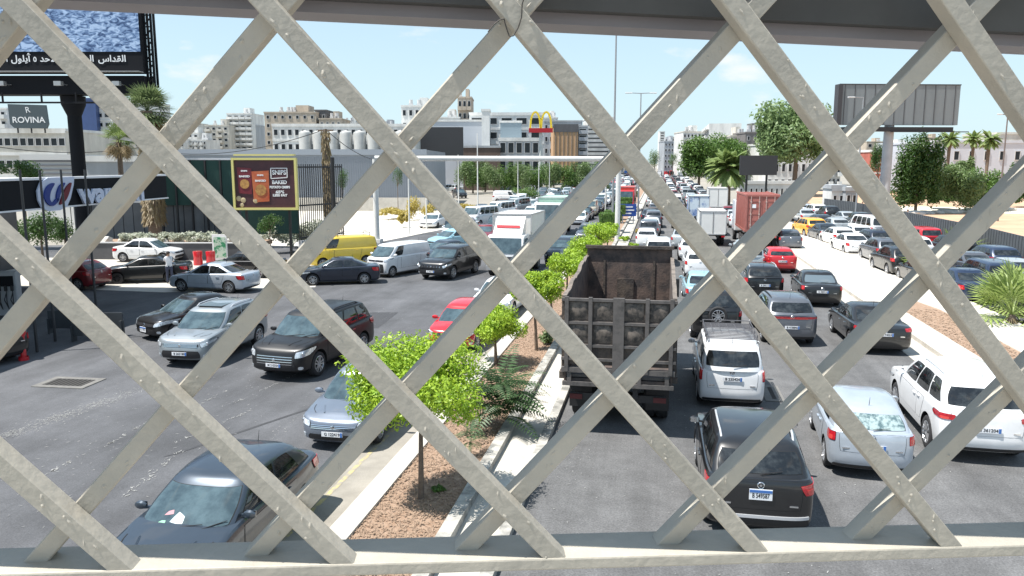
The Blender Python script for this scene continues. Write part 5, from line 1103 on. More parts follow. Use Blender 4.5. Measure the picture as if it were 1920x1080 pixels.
for i in range(10):
    p = a0.lerp(a1, .25 + .08 * i) + Vector((0, 1.4, 1.0)); bush('pale_shrub', p, .75, .8, 'pale leaved shrub on the petrol station planter wall, ' + ORD[i] + ' from the left', WL, 500, .10, 140 + i, group='pale shrubs on the planter wall')
for i, (px, py) in enumerate(((545, 452), (585, 450), (520, 462))): c = G(px, py + 12); bush('pale_shrub', (c.x, c.y, .2), 1.5, 2.0, ['white flowered shrub under the crisps billboard', 'white flowered shrub at the foot of the vine covered pole', 'white flowered shrub nearest the planter wall end'][i], WL, 1500, .13, 160 + i)
# ---------------------------------------------------------------- buildings and street furniture
WINF = mat('window_frame_white', (.5, .5, .5), .5)
PANE = mat('dark_pane', (.012, .016, .02), .2, spec=.4)
_wm = {}
def win_mesh(w_, h_):
    k = (round(w_, 2), round(h_, 2))
    if k not in _wm:
        f = MB(); t = min(.12, w_ * .12)
        for s_ in (-1, 1): f.box((s_ * (w_ / 2), -.05, 0), (t, .14, h_ + t)); f.box((0, -.05, s_ * h_ / 2), (w_ - t, .14, t))
        q = MB(); q.box((0, -.02, 0), (w_ - t, .04, h_ - t)); _wm[k] = (f.mesh('window', WINF), q.mesh('pane', PANE))
    return _wm[k]
def building(name, label, x0, x1, yt, dist, m, cols=0, rows=0, wsz=(.55, .5), dep=None, rz=None, roof=True, balc=0, zb=0, top=None, bandm=None, cat='building', group=None, wf=0.0, wy=(0, 1)):
    """photo columns x0..x1 and roof row yt at view distance dist give width and height"""
    pl, pr = D(x0, yt, dist), D(x1, yt, dist); W_ = (pr - pl).length; z1 = (pl.z + pr.z) / 2; rz = YAW if rz is None else rz; dep = dep or W_ * .7
    o = empty(name, ((pl.x + pr.x) / 2, (pl.y + pr.y) / 2, 0), rz, label, cat, group)
    b = MB(); b.box((0, dep / 2, (z1 + zb) / 2), (W_, dep, z1 - zb)); wo = b.build('wall', m, o)
    if roof:
        b = MB(); b.box((0, dep / 2, z1 + .25), (W_ + .3, dep + .3, .5)); b.build('parapet', bandm or m, o)
    if cols and rows:
        cw_, rh = W_ / cols, (z1 - zb) / rows; ww, wh = cw_ * wsz[0], rh * wsz[1]; fm, pm = win_mesh(ww, wh)
        for r in range(rows):
            if (r + .5) / rows < wf: continue
            for c_ in range(cols):
                wn = link('window', fm, o); wn.location = (-W_ / 2 + cw_ * (c_ + .5), -.03, zb + rh * (r + .52)); link('pane', pm, wn)
            if bandm and not balc: q = MB(); q.box((0, -.06, zb + rh * (r + .98)), (W_ + .1, .2, rh * .14)); q.build('floor_band', bandm, o)
            if balc:
                for c_ in range(0, cols, balc):
                    q = MB(); x = -W_ / 2 + cw_ * (c_ + .5); q.box((x, -.75, zb + rh * r + .12), (cw_ * .94, 1.5, .22)); q.box((x, -1.45, zb + rh * r + .7), (cw_ * .94, .08, .95)); 
                    for sx in (-1, 1): q.box((x + sx * cw_ * .46, -.75, zb + rh * r + .7), (.08, 1.4, .95))
                    q.build('balcony', bandm or m, o)
    if top:                      # roof clutter: tanks, stair heads
        rr = random.Random(int(x0 * 7)); 
        q = MB(); q.box((W_ * .15, dep / 2, z1 + 1.8), (W_ * .25, dep * .4, 3.0)); q.build('stair_head', m, o)
        for i in range(top):
            q = MB(); x = rr.uniform(-.42, .42) * W_; q.tube((x, dep * .3, z1 + 1.4), (x, dep * .3, z1 + 2.6), .6, n=10); q.box((x, dep * .3, z1 + .95), (1.3, 1.3, .9)); q.build('water_tank', WINF, o)
    return o, W_, z1
def bm_(n, c, **k): return mat('facade_' + n, c, .85, n=.22, ns=.35, stretch=(1, 1, .35), **k)
WH, CR, BE, GY, DG = bm_('white', (.62, .62, .60)), bm_('cream', (.55, .52, .46)), bm_('beige', (.42, .36, .29)), bm_('grey', (.36, .38, .40)), bm_('dark', (.10, .10, .105))
HANG = mat('grey_cladding', (.20, .225, .26), .55, n=.05, ns=.4)
building('long_building', 'long low grey white building with window bands under the two line roof sign', -140, 122, 246, 150, CR, 18, 3, (.8, .35), 20, bandm=WH)
building('apartment_building', 'pale apartment block at the far left edge behind the roof sign', -60, 12, 205, 240, WH, 5, 8, (.5, .45), 14, balc=2)
o, W_, z1 = building('office_tower', 'white office tower with a dark blue side beside the black billboard post', 178, 262, 190, 230, WH, 6, 9, (.66, .42), 20, bandm=WH)
building('office_tower', 'dark blue clad wing of the office tower', 146, 178, 187, 228, mat('facade_blue', (.045, .08, .20), .4, n=.15, ns=.3), 2, 0, dep=20)
building('low_building', 'beige terraced building left of the shaggy palm', 150, 268, 256, 170, CR, 6, 4, (.5, .4), 16, balc=2, top=3)
building('apartment_tower', 'slim pale tower with wide balconies on the left skyline', 425, 472, 214, 380, WH, 4, 12, (.6, .4), 18, balc=1, top=1)
building('apartment_tower', 'grey white apartment block left of the slim pale tower', 384, 428, 236, 370, CR, 4, 9, (.5, .45), 16, balc=2, top=2)
building('apartment_tower', 'pale block with a step in its roof partly behind the railing', 340, 372, 250, 400, WH, 3, 7, (.5, .45), 16, balc=1, top=2)
building('apartment_block', 'narrow blue grey block right of the slim pale tower', 472, 480, 236, 385, GY, 1, 9, (.6, .4), 14)
building('old_apartment_block', 'weathered beige block with roof sheds on the left skyline', 495, 592, 212, 300, BE, 7, 8, (.38, .4), 22, top=4)
building('roof_shed', 'dark grey cube at the right end of the weathered beige block', 590, 612, 208, 305, DG, 2, 5, (.4, .4), 14)
building('long_apartment_block', 'long white block with window rows behind the silos', 510, 775, 235, 255, WH, 20, 4, (.55, .4), 18, bandm=WH)
building('apartment_block', 'pale apartment block under the palm crown at the left', 330, 345, 262, 330, WH, 2, 4, (.5, .4), 14)
SIL = mat('silo_steel', (.45, .45, .43), .5, .2, n=.1, ns=1)
for i in range(9):
    c = D(572 + i * 25.5, 248, 170); q = MB(); rr_ = 12 / PPM(170) * .98; q.lathe([(.01, c.z + .5), (rr_ * .9, c.z), (rr_, c.z - .4), (rr_, 0)], 24, axis='Z'); o = q.build('silo', SIL, smooth=True); o.location = (c.x, c.y, 0); tag(o, 'pale cylindrical silo above the grey hangar roof, ' + ORD[i] + ' from the left', 'silo', 'row of pale silos above the grey hangar')
# hangar with ribbed cladding
o, W_, z1 = building('hangar', 'long windowless hangar with grey ribbed metal cladding', 330, 800, 281, 108, HANG, 0, 0, dep=30, roof=False)
q = MB()
for i in range(110): q.box((-W_ / 2 + W_ * (i + .5) / 110, -.03, z1 * .45), (.08, .06, z1 * .86))
q.build('cladding_rib', HANG, o); q = MB(); q.box((0, -.1, z1 - .3), (W_, .2, .75)); q.build('roof_edge', mat('light_cladding', (.24, .27, .31), .5), o); q = MB(); q.box((0, -.25, .9), (W_, .4, 1.8)); q.build('plinth', CONC, o)
# mall
building('shopping_mall', 'white and grey shopping mall block behind the dark screen', 783, 908, 228, 205, mat('facade_pale_grey', (.46, .49, .53), .5), 0, 0, dep=40, bandm=WH)
c = D(824, 272, 175); r = empty('dark_screen', (c.x, c.y, 0), YAW, 'big dark rectangular screen standing left of the mall', 'screen'); q = MB(); q.box((0, 0, c.z + .4), (88 / PPM(175), .8, 58 / PPM(175))); q.build('panel', mat('screen_black', (.035, .035, .038), .5), r); q = MB()
for x in (-4, 4): q.tube((x, .6, 0), (x, .6, c.z), .3)
q.build('post', GY, r)
building('mall_tower', 'tall white slab tower of the mall', 903, 918, 208, 200, WH, 0, 0, dep=8)
building('mall_wing', 'upper white mall wing with long window bands', 880, 1020, 214, 232, WH, 5, 5, (.7, .45), 20, wf=.5, bandm=WH)
o, W_, z1 = building('mall_wing', 'stepped mall wing with a slanted glass front', 938, 978, 230, 200, mat('facade_glass', (.22, .28, .32), .2, spec=.8), 0, 0, dep=16, bandm=WH)
q = MB(); q.box((0, -.6, z1 - 5.5), (W_, 1.2, .5)); q.box((0, -.4, z1 - 9), (W_ * 1.05, .9, .5)); q.build('ledge', WH, o)
building('mall_wing', 'lower mall wing with a row of tall dark windows', 935, 1012, 262, 192, GY, 5, 3, (.68, .62), 16, bandm=WH, wf=.3)
building('mall_wing', 'brown ground floor of the mall with a wide sloping canopy', 868, 938, 277, 190, bm_('brown', (.12, .085, .07)), 0, 0, dep=12, bandm=GY)
building('industrial_frame', 'old concrete frame building with pipes and stair on the skyline', 858, 884, 184, 262, BE, 3, 7, (.6, .5), 14, balc=1, top=1)
building('apartment_block', 'white block with a stepped roof left of the concrete frame', 752, 812, 200, 262, WH, 5, 6, (.5, .45), 18, top=2)
building('apartment_block', 'white block under a roof terrace behind the mall', 812, 862, 222, 258, WH, 4, 6, (.5, .45), 18, top=2)
building('brown_building', 'orange brown block with vertical stripes right of the arches sign', 1038, 1084, 238, 260, mat('facade_tan', (.46, .29, .16), .8, n=.15, ns=.4), 6, 1, (.12, .8), 18, bandm=DG)
building('apartment_block', 'grey block with stacked dark balconies beside the brown block', 1084, 1102, 238, 262, GY, 1, 8, (.7, .5), 14, balc=1)
building('ribbed_tower', 'white tower with horizontal ribs right of the balconies', 1102, 1152, 222, 300, WH, 1, 14, (.96, .35), 20, bandm=WH)
building('roof_building', 'grey terrace roofed building behind the tan block', 1020, 1092, 228, 300, GY, 8, 5, (.5, .4), 18)
building('white_tower', 'thin white tower far up the road', 1237, 1247, 247, 900, WH, 1, 14, (.6, .4), 10)
building('apartment_block', 'white block with roof sheds above the clump of trees', 1281, 1322, 248, 360, WH, 6, 6, (.5, .42), 20, top=3, bandm=CR)
building('old_concrete_block', 'dark weathered concrete block right of the clump of trees', 1398, 1434, 250, 250, bm_('sooty', (.16, .15, .145)), 3, 5, (.4, .4), 14, top=2)
building('apartment_block', 'pale beige block behind the clump of trees', 1370, 1400, 256, 260, CR, 4, 5, (.45, .4), 14, top=2)
building('white_house', 'white house with arched gallery behind the large airy tree', 1440, 1540, 272, 185, WH, 8, 3, (.5, .5), 16)
building('apartment_block', 'white block between the dark concrete block and the airy tree', 1430, 1450, 238, 320, WH, 2, 6, (.5, .4), 14)
building('warehouse', 'long white warehouse with small barred windows at the right', 1752, 2010, 268, 160, mat('facade_bluewhite', (.52, .55, .60), .8, n=.05, ns=.3), 9, 2, (.34, .34), 24, wf=.5)
building('brick_house', 'low red and white house behind the billboard post', 1640, 1668, 285, 170, mat('facade_red', (.38, .12, .09), .8, n=.2, ns=.6), 3, 4, (.4, .3), 10, bandm=WH)
building('roof_building', 'cream roof block above the white warehouse', 1870, 1960, 252, 185, CR, 5, 3, (.4, .3), 14)
rr = random.Random(5)
for i in range(9):       # street front at the far end of the jam, on its right side
    d_ = 640 - i * 38; x = 9.75 + 8; h = rr.uniform(11, 22); o = empty('street_building', (x, d_, 0), -math.pi / 2, '%s street house of %d floors, %s from the far end on the right' % (['white', 'cream', 'grey', 'beige'][i % 4], int(h / 3.2), ORD[i]), 'building', 'street houses at the far end')
    q = MB(); q.box((0, 6, h / 2), (34, 12, h)); q.build('wall', [WH, CR, GY, BE][i % 4], o); fm, pm = win_mesh(2.2, 1.6)
    for r in range(int(h / 3.2)):
        for c_ in range(6): wn = link('window', fm, o); wn.location = (-14 + c_ * 5.6, -.04, 1.9 + r * 3.2); link('pane', pm, wn)
        q = MB(); q.box((0, -.6, 3.3 + r * 3.2), (32, 1.3, .25)); q.box((0, -1.2, 3.8 + r * 3.2), (32, .08, .9)); q.build('balcony', WH, o)
for i in range(7):
    d_ = 700 - i * 50; h = rr.uniform(9, 18); o = empty('street_building', (-26, d_, 0), math.pi / 2, 'pale street house of %d floors, %s from the far end on the left' % (int(h / 3.2), ORD[i]), 'building', 'street houses at the far end')
    q = MB(); q.box((0, 6, h / 2), (40, 12, h)); q.build('wall', [WH, GY, CR][i % 3], o); fm, pm = win_mesh(2.2, 1.6)
    for r in range(int(h / 3.2)):
        for c_ in range(5): wn = link('window', fm, o); wn.location = (-16 + c_ * 7, -.04, 1.9 + r * 3.2); link('pane', pm, wn)
# a skyline of pale blocks to close the horizon
sk = random.Random(21)
for i in range(34):
    px = -60 + i * 62 + sk.uniform(-18, 18); d_ = sk.uniform(420, 640)
    if 1170 < px < 1300: continue
    building('apartment_block', 'distant apartment block low on the skyline, ' + (ORD[i] if i < 16 else ('twentieth' if i == 19 else 'thirtieth' if i == 29 else {16: 'seventeenth', 17: 'eighteenth', 18: 'nineteenth'}.get(i) or ('twenty-' if i < 29 else 'thirty-') + ORD[(i + 1) % 10 - 1])) + ' from the left', px, px + sk.uniform(26, 60), sk.uniform(258, 284), d_, sk.choice([WH, CR, GY, BE]), sk.randint(3, 6), sk.randint(4, 6), (.5, .42), 16, group='distant blocks along the skyline', top=sk.randint(0, 2))
for i, (x0, x1, yt, d_, m, c_, r_) in enumerate(((598, 640, 224, 300, BE, 4, 6), (642, 668, 232, 330, WH, 3, 7), (668, 700, 226, 310, CR, 4, 6), (700, 742, 238, 340, GY, 5, 5), (330, 368, 232, 420, CR, 4, 9), (1020, 1046, 222, 330, WH, 3, 8), (1246, 1270, 266, 420, GY, 4, 6), (1260, 1284, 258, 460, CR, 4, 7), (1322, 1352, 258, 380, BE, 4, 6), (1540, 1580, 262, 230, WH, 5, 5), (262, 300, 246, 300, CR, 4, 6), (0, 30, 222, 330, CR, 4, 8))):
    building('apartment_block', ['beige', 'white', 'cream', 'grey', 'cream', 'white', 'grey', 'cream', 'beige', 'white', 'cream', 'cream'][i] + ' block on the ' + ['left skyline right of the dark cube', 'left skyline behind the middle silos', 'left skyline behind the right silos', 'left skyline behind the railing crossing', 'far left skyline, tallest behind the palm', 'centre skyline behind the yellow arches', 'skyline left of the far street', 'skyline at the mouth of the far street', 'skyline above the date palm', 'skyline under the grey billboard', 'left skyline under the shaggy palm', 'far left skyline behind the roof sign'][i], x0, x1, yt, d_, m, c_, r_, (.45, .42), 16, top=3, balc=2 if i % 2 else 0)
sk2 = random.Random(4)
for i in range(16):
    px = 300 + i * 54 + sk2.uniform(-10, 10)
    building('apartment_block', ['pale', 'white', 'grey', 'cream'][i % 4] + ' mid rise block above the hangar and mall roofs, ' + ORD[i] + ' from the left', px, px + sk2.uniform(26, 44), sk2.uniform(236, 264), sk2.uniform(330, 430), [CR, WH, GY, CR][i % 4], sk2.randint(4, 6), sk2.randint(6, 9), (.5, .5), 16, group='mid rise blocks behind the hangar and mall', top=sk2.randint(1, 3), balc=[0, 2][i % 2])
# ---- roof sign ROVINA
SG = mat('sign_grey', (.055, .075, .085), .5); WHL = mat('sign_white', (.75, .75, .75), .5)
c = D(53, 218, 148); r = empty('roof_sign', (c.x, c.y, c.z), YAW, 'dark grey roof sign reading ROVINA on the long low building', 'sign'); k = 1 / PPM(148)
q = MB(); q.prism([(-36 * k, 0, 22 * k), (33 * k, 0, 20 * k), (35 * k, 0, -14 * k), (31 * k, 0, -22 * k), (-28 * k, 0, -21 * k), (-35 * k, 0, -14 * k)], (0, .5, 0)); q.build('board', SG, r, fixn=True)
put_text('ROVINA', WHL, 15 * k, (0, -.03, -7 * k), (1, 0, 0), (0, 0, 1), r, width=60 * k, bold=.02); put_text('R', WHL, 15 * k, (0, -.03, 11 * k), (1, 0, .15), (-.15, 0, 1), r, name='emblem')
q = MB()
for x in (-25, 0, 25): q.bar((x * k, .6, -20 * k), (x * k, .6, -30 * k), .2, .2)
q.build('support', BLK, r)
# ---- large billboard at the left
d_ = 58; k = 1 / PPM(d_); c = D(132, 135, d_); r = empty('billboard', (c.x, c.y, 0), YAW, 'huge billboard on a black post with a rippled sea picture over white Arabic lettering', 'billboard'); zb = c.z; X = lambda px: (px - 132) * k
BK = mat('billboard_black', (.010, .011, .014), .8, spec=.2)
SEA = bpy.data.materials.new('sea_print'); SEA.use_nodes = True; t = SEA.node_tree; bs = t.nodes['Principled BSDF']; tc = t.nodes.new('ShaderNodeTexCoord'); mp = t.nodes.new('ShaderNodeMapping'); mp.inputs['Scale'].default_value = (1.2, 1, 2.6); nz = t.nodes.new('ShaderNodeTexNoise'); nz.inputs['Scale'].default_value = 1.5; nz.inputs['Detail'].default_value = 6; nz.inputs['Distortion'].default_value = 1.2
cr = t.nodes.new('ShaderNodeValToRGB'); e = cr.color_ramp.elements; e[0].position = .38; e[0].color = (.03, .07, .17, 1); e[1].position = .62; e[1].color = (.42, .55, .75, 1); e2 = cr.color_ramp.elements.new(.48); e2.color = (.16, .26, .45, 1)
t.links.new(tc.outputs['Object'], mp.inputs[0]); t.links.new(mp.outputs[0], nz.inputs[0]); t.links.new(nz.outputs[0], cr.inputs[0]); t.links.new(cr.outputs[0], bs.inputs['Base Color']); bs.inputs['Roughness'].default_value = .6
q = MB(); q.box((X(55), .25, zb + 3.1), ((265 + 155) * k, .5, 6.4)); po = q.build('panel', BK, r)
q = MB(); q.box((X(55), -.02, zb + 4.0), ((265 + 150) * k, .03, 5.2)); q.build('picture', SEA, po)
tz = zb + (135 - 112) * k
ar = lambda s_: ''.join(chr(int(h, 16)) for h in s_.split())
put_text(ar('FEB1 FE8D FEAA FED8 FEDF FE8D'), WHL, .62, (X(210), -.03, tz), (1, 0, 0), (0, 0, 1), po, width=50 * k, bold=.012)
put_text(ar('FEDF FE8D'), WHL, .62, (X(173), -.03, tz), (1, 0, 0), (0, 0, 1), po, width=8 * k, bold=.012)
put_text(ar('FEAA FEA3 FEF7 FE8D'), WHL, .62, (X(95), -.03, tz), (1, 0, 0), (0, 0, 1), po, width=31 * k, bold=.012)
put_text(ar('0665'), WHL, .62, (X(70), -.03, tz), (1, 0, 0), (0, 0, 1), po, width=6 * k, bold=.012)
put_text(ar('FEDD FEEE FEE0 FEF3 FE83'), WHL, .62, (X(44), -.03, tz), (1, 0, 0), (0, 0, 1), po, width=37 * k, bold=.012)
put_text(ar('FE8D'), WHL, .62, (X(19), -.03, tz), (1, 0, 0), (0, 0, 1), po, width=2 * k, bold=.012)
q = MB(); q.box((X(55), -.35, zb - .02), (420 * k, .7, .06), 0); q.box((X(55), .8, zb - .9), (420 * k, 1.6, 1.3), 1); q.build('lighting_ledge', [mat('ledge_grey', (.3, .3, .3), .6), BK], r)
q = MB(); q.bar((X(-90), -1.0, zb - 2.2), (X(200), -1.0, zb - 2.2), .12, .12)
for px in (-40, 20, 90, 152, 190): q.bar((X(px), -1, zb - 1.5), (X(px), -1, zb - 2.2), .1, .1)
q.build('walkway', BK, r)
for px in (22, 124, 228): q = MB(); q.box((X(px), -1.1, zb - .9), (.5, .35, .3)); q.bar((X(px), -1.1, zb - .9), (X(px), 0, zb - .9), .06, .06); q.build('floodlight', mat('lamp_grey', (.4, .4, .4), .4, .5), r)
q = MB(); x0, x1 = X(263), X(279); 
for x in (x0 + .1, x1 - .06): q.bar((x, .6, zb - 1), (x, .6, zb + 6.3), .14, .14); q.bar((x, 1.1, zb - 1), (x, 1.1, zb + 6.3), .14, .14)
for i in range(9): z = zb - .8 + i * .8; q.bar((x0, .6, z), (x1, .6, z + .7), .08, .08); q.bar((x0, .6, z), (x1, .6, z), .08, .08)
q.build('side_truss', BK, r)
q = MB(); q.tube((X(116), 1.2, -.1), (X(116), 1.2, zb - 2.0), .5, .48, n=20); q.lathe([(.85, zb - 1.6), (.82, zb - 2.2), (.48, zb - 3.0)], 20, axis='Z', c=(X(116), 1.2, 0)); q.build('post', BK, r, smooth=True)
# ---- grey billboard right
d_ = 95; k = 1 / PPM(d_); c = D(1683, 197, d_); r = empty('billboard', (c.x, c.y, 0), YAW + .06, 'blank grey billboard on a thick pale post at the upper right', 'billboard')
PG = mat('billboard_grey', (.20, .225, .235), .6, n=.12, ns=.6, stretch=(1, 1, .15)); hw, hh = 113 * k, 36 * k
q = MB(); q.box((0, 0, c.z), (hw * 2, .8, hh * 2)); po = q.build('panel', PG, r); q = MB()
for i in range(12): q.box((-hw + hw * 2 * (i + .5) / 12, -.42, c.z), (.05, .04, hh * 2))
q.box((0, -.4, c.z + hh), (hw * 2 + .1, .1, .12)); q.box((-hw, -.1, c.z), (.5, 1.0, hh * 2)); q.build('panel_joint', mat('joint_dark', (.05, .05, .055), .6), po)
q = MB(); q.box((0, -.2, c.z - hh - .5), (hw * 1.8, 1.2, .5)); q.box((hw * .5, -.9, c.z - hh - .8), (hw * 1.3, .2, .1)); q.build('catwalk', BLK, r)
q = MB(); q.tube((-.6, .4, -.1), (-.6, .4, c.z - hh), .62, .55, n=20); q.build('post', mat('post_pale', (.40, .42, .44), .6, n=.15, ns=.6), r, smooth=True)
# ---- small dark billboard
c = D(1422, 310, 112); k = 1 / PPM(112); r = empty('billboard', (c.x, c.y, 0), YAW, 'small dark billboard on two posts beyond the red container', 'billboard'); q = MB(); q.box((0, 0, c.z), (69 * k, .3, 36 * k)); q.build('panel', mat('screen_black', (.035, .035, .038), .5), r)
for x in (-20 * k, 17 * k): q = MB(); q.tube((x, .2, 0), (x, .2, c.z), .16); q.build('post', BLK, r)
# ---- petrol station
r = empty('petrol_station', (-26.4, 33, 0), 0, 'petrol station canopy with a black sign band, white W emblem and lettering', 'petrol station')
p0 = D(-60, 333, 27); p0 = Vector((-24.6, 22, 0)); A = D(0, 395, 28.5); B_ = D(297, 370, 39.5); dr = Vector((B_.x - A.x, B_.y - A.y, 0)).normalized(); zt, zbn = 5.85, 4.75
def band(px, py, side):     # point on band plane under photo pixel
    d = ray(px, py); n = Vector((dr.y, -dr.x, 0)); t_ = (Vector((A.x, A.y, 0)) - Vector((0, 0, 0))).dot(n) / d.dot(n); return Vector((0, 0, CH)) + d * t_
S0, S1 = band(-200, 340, 0), band(306, 340, 0); OR = Vector(r.location)
nrm = Vector((dr.y, -dr.x, 0)); 
q = MB(); c0 = Vector((A.x, A.y, 0)) - dr * 9 - OR; c1 = Vector((S1.x, S1.y, 0)) - OR; ctr = (c0 + c1) / 2 - nrm * 8; q.bar(c0 - nrm * 8 + Vector((0, 0, zt - .35)), c1 - nrm * 8 + Vector((0, 0, zt - .35)), 15.8, .5); q.build('canopy_roof', mat('canopy_white', (.5, .5, .5), .6), r)
q = MB(); q.bar(c0 + Vector((0, 0, (zt + zbn) / 2)), c1 + Vector((0, 0, (zt + zbn) / 2)), .3, zt - zbn); so = q.build('sign_band', BK, r)
q = MB(); q.bar(c0 + Vector((0, 0, zt + .04)), c1 + Vector((0, 0, zt + .04)), .4, .09); q.bar(c0 + nrm * .1 + Vector((0, 0, zbn + .0)), c1 + nrm * .1 + Vector((0, 0, zbn + .0)), .25, .06); q.build('trim', mat('trim_white', (.7, .7, .72), .4), so)
def lp(px, py): return band(px, py, 0) - OR + nrm * .2
# emblem shield
def flat(pts, m, nm, off, par=so):
    q = MB(); P_ = [lp(*p) + nrm * off for p in pts]; q.prism(P_, nrm * .06); return q.build(nm, m, par, fixn=True)
def smooth_loop(pts, n=6):
    out = []; L = len(pts)
    for i in range(L):
        a, b_, c_, d__ = [Vector(pts[(i + q) % L]) for q in (-1, 0, 1, 2)]
        for s_ in range(n): t_ = s_ / n; out.append(tuple(.5 * ((2 * b_) + (-a + c_) * t_ + (2 * a - 5 * b_ + 4 * c_ - d__) * t_ * t_ + (-a + 3 * b_ - 3 * c_ + d__) * t_ ** 3)))
    return out
flat([(78, 333), (128, 331), (127, 346), (121, 372), (115, 386), (102, 394), (80, 396), (67, 390), (60, 376), (58, 358), (64, 342)], mat('emblem_white', (.50, .55, .68), .4), 'emblem', 0)
EB = mat('emblem_blue', (.008, .03, .20), .6); ER = mat('emblem_red', (.13, .003, .012), .6)
flat(smooth_loop([(88, 344), (78, 346), (70, 357), (69, 371), (76, 383), (85, 386), (93, 380), (97, 372), (92, 372), (84, 380), (79, 372), (81, 358)], 4), EB, 'emblem_leaf', .07)
flat(smooth_loop([(108, 343), (100, 346), (95, 354), (92, 366), (92, 380), (96, 374), (101, 358)], 4), EB, 'emblem_leaf', .07)
flat(smooth_loop([(120, 343), (112, 349), (106, 360), (98, 383), (107, 378), (114, 366)], 4), ER, 'emblem_leaf', .07)
pa, pb = lp(134, 362), lp(262, 362); wd = (pb - pa).length
put_text('wardieh', mat('emblem_white', (.50, .55, .68), .4), 1.15, (pa + pb) / 2 + nrm * .06, pb - pa, (0, 0, 1), so, width=wd, bold=.045, depth=.04)
for i in range(3):
    c = c0.lerp(c1, .2 + .32 * i) - nrm * 7; q = MB(); q.box(c + Vector((0, 0, 2.7)), (.5, .5, 5.4)); q.build('column', DG, r)
q = MB(); q.bar(c0 - nrm * 14 + Vector((0, 0, 2.7)), c1 - nrm * 14 + dr * 8 + Vector((0, 0, 2.7)), .3, 5.4); q.build('shop_backdrop', mat('shop_backdrop', (.06, .06, .065), .6, n=.3, ns=.7), r)  # dark shop backdrop, added to darken the view under the canopy
# slim dark flag poles in front of the canopy
for i, (tx, bx, by) in enumerate(((53, 70, 660), (90, 104, 640), (128, 140, 615), (163, 182, 597))):
    g = G(bx, by); q = MB(); dd = Vector((-math.sin(YAW), math.cos(YAW), 0)).dot(Vector((g.x, g.y, 0))); zt_ = D(tx, 318, dd).z; q.tube((0, 0, 0), (0, 0, zt_), .05, .04, n=8); o = q.build('flag_pole', mat('pole_black', (.03, .032, .035), .5), smooth=True); o.location = g
    tag(o, ['slim black pole crossing the left of the white emblem', 'slim black pole crossing the middle of the white emblem', 'slim black pole between the emblem and the lettering', 'slim black pole crossing the lettering, furthest right'][i], 'pole', 'black poles along the petrol station')
# pumps, bins, boards
def pump(px, py, lb):
    g = G(px, py); r = empty('fuel_pump', g, R_(20), lb, 'fuel pump'); q = MB(); q.box((0, 0, .95), (.8, .5, 1.9)); b_ = q.build('body', mat('pump_grey', (.35, .36, .38), .4), r); soften(b_, .04); q = MB(); q.box((0, -.26, 1.5), (.6, .02, .45)); q.build('display', BK, r)
    for x in (-.25, 0, .25): q = MB(); q.path([(x, -.28, 1.2), (x + .05, -.42, .6), (x + .1, -.38, .3), (x - .08, -.34, .7), (x, -.3, 1.0)], [.02] * 5, 6); q.build('hose', BLK, r); q = MB(); q.box((x, -.32, 1.2), (.09, .12, .22)); q.build('nozzle', BLK, r)
pump(22, 590, 'grey fuel pump with black hoses at the left edge')
def barrel(px, py, lb):
    g = G(px, py); q = MB(); q.lathe([(.001, .9), (.28, .9), (.3, .85), (.27, .5), (.3, .1), (.3, 0)], 18, axis='Z'); o = q.build('red_bin', PAINT['red'], smooth=True); o.location = g; return tag(o, lb, 'bin', 'red bins by the planter wall')
barrel(372, 497, 'left of the two red bins by the planter wall'); barrel(396, 497, 'right of the two red bins by the planter wall')
g = G(414, 492); r = empty('advert_board', g, YAW, 'small green and white advert board at the end of the planter wall', 'sign'); q = MB(); q.box((0, 0, 1.0), (.95, .12, 1.7)); q.build('panel', WHL, r); q = MB(); q.box((.02, -.07, 1.0), (.78, .02, 1.35)); q.build('picture', mat('green_print', (.03, .22, .10), .5, col2=(.45, .55, .45), ns=2.2, thr=(.5, .56)), r)
g = G(45, 675); q = MB(); q.tube((0, 0, 0), (0, 0, .95), .09); q.lathe([(.001, 1.15), (.12, 1.05), (.14, .9), (.09, .8)], 14, axis='Z'); q.lathe([(.16, .12), (.16, 0)], 14, axis='Z'); o = q.build('hydrant', PAINT['red'], smooth=True); o.location = g; tag(o, 'red post hydrant standing in the shade of the petrol station', 'hydrant')
for i, (px, py) in enumerate(((165, 640), (205, 630), (120, 625))): g = G(px, py); q = MB(); q.box((0, 0, .55), (1.1, .06, .7)); q.box((-.5, 0, .3), (.06, .3, .6)); q.box((.5, 0, .3), (.06, .3, .6)); o = q.build('barrier', mat('barrier_dark', (.04, .045, .05), .6)); o.location = g; o.rotation_euler = (0, 0, .2); tag(o, ['left', 'right', 'nearest'][0] and ['middle', 'rightmost', 'leftmost'][i] + ' low dark barrier in the shade by the petrol station', 'barrier', 'low dark barriers by the petrol station')
# ---- green hoarding, crisps billboard, railings
HG = mat('hoarding_green', (.012, .055, .045), .6, n=.12, ns=.6)
def wall_px(name, label, x0, x1, yt, yb, d0, d1, m, th=.15, cat='fence'):
    a, b_ = D(x0, yt, d0), D(x1, yt, d1); zb_ = max(0, D(x0, yb, d0).z); r = empty(name, (a.x, a.y, 0), 0, label, cat); q = MB(); z0 = zb_; z1 = (a.z + b_.z) / 2; o_ = Vector((a.x, a.y, 0)); q.bar(Vector((0, 0, (z0 + z1) / 2)), Vector((b_.x, b_.y, 0)) - o_ + Vector((0, 0, (z0 + z1) / 2)), th, z1 - z0); q.build('panel', m, r)
    q = MB(); q.bar(Vector((0, 0, z1 + .08)), Vector((b_.x, b_.y, 0)) - o_ + Vector((0, 0, z1 + .08)), th + .1, .16); q.build('top_rail', mat('trim_white', (.7, .7, .72), .4), r); return r, Vector((b_.x, b_.y, 0)) - o_, z0, z1
r, dv, z0, z1 = wall_px('hoarding', 'dark green metal hoarding left of the crisps billboard', 300, 470, 300, 385, 60, 61, HG)
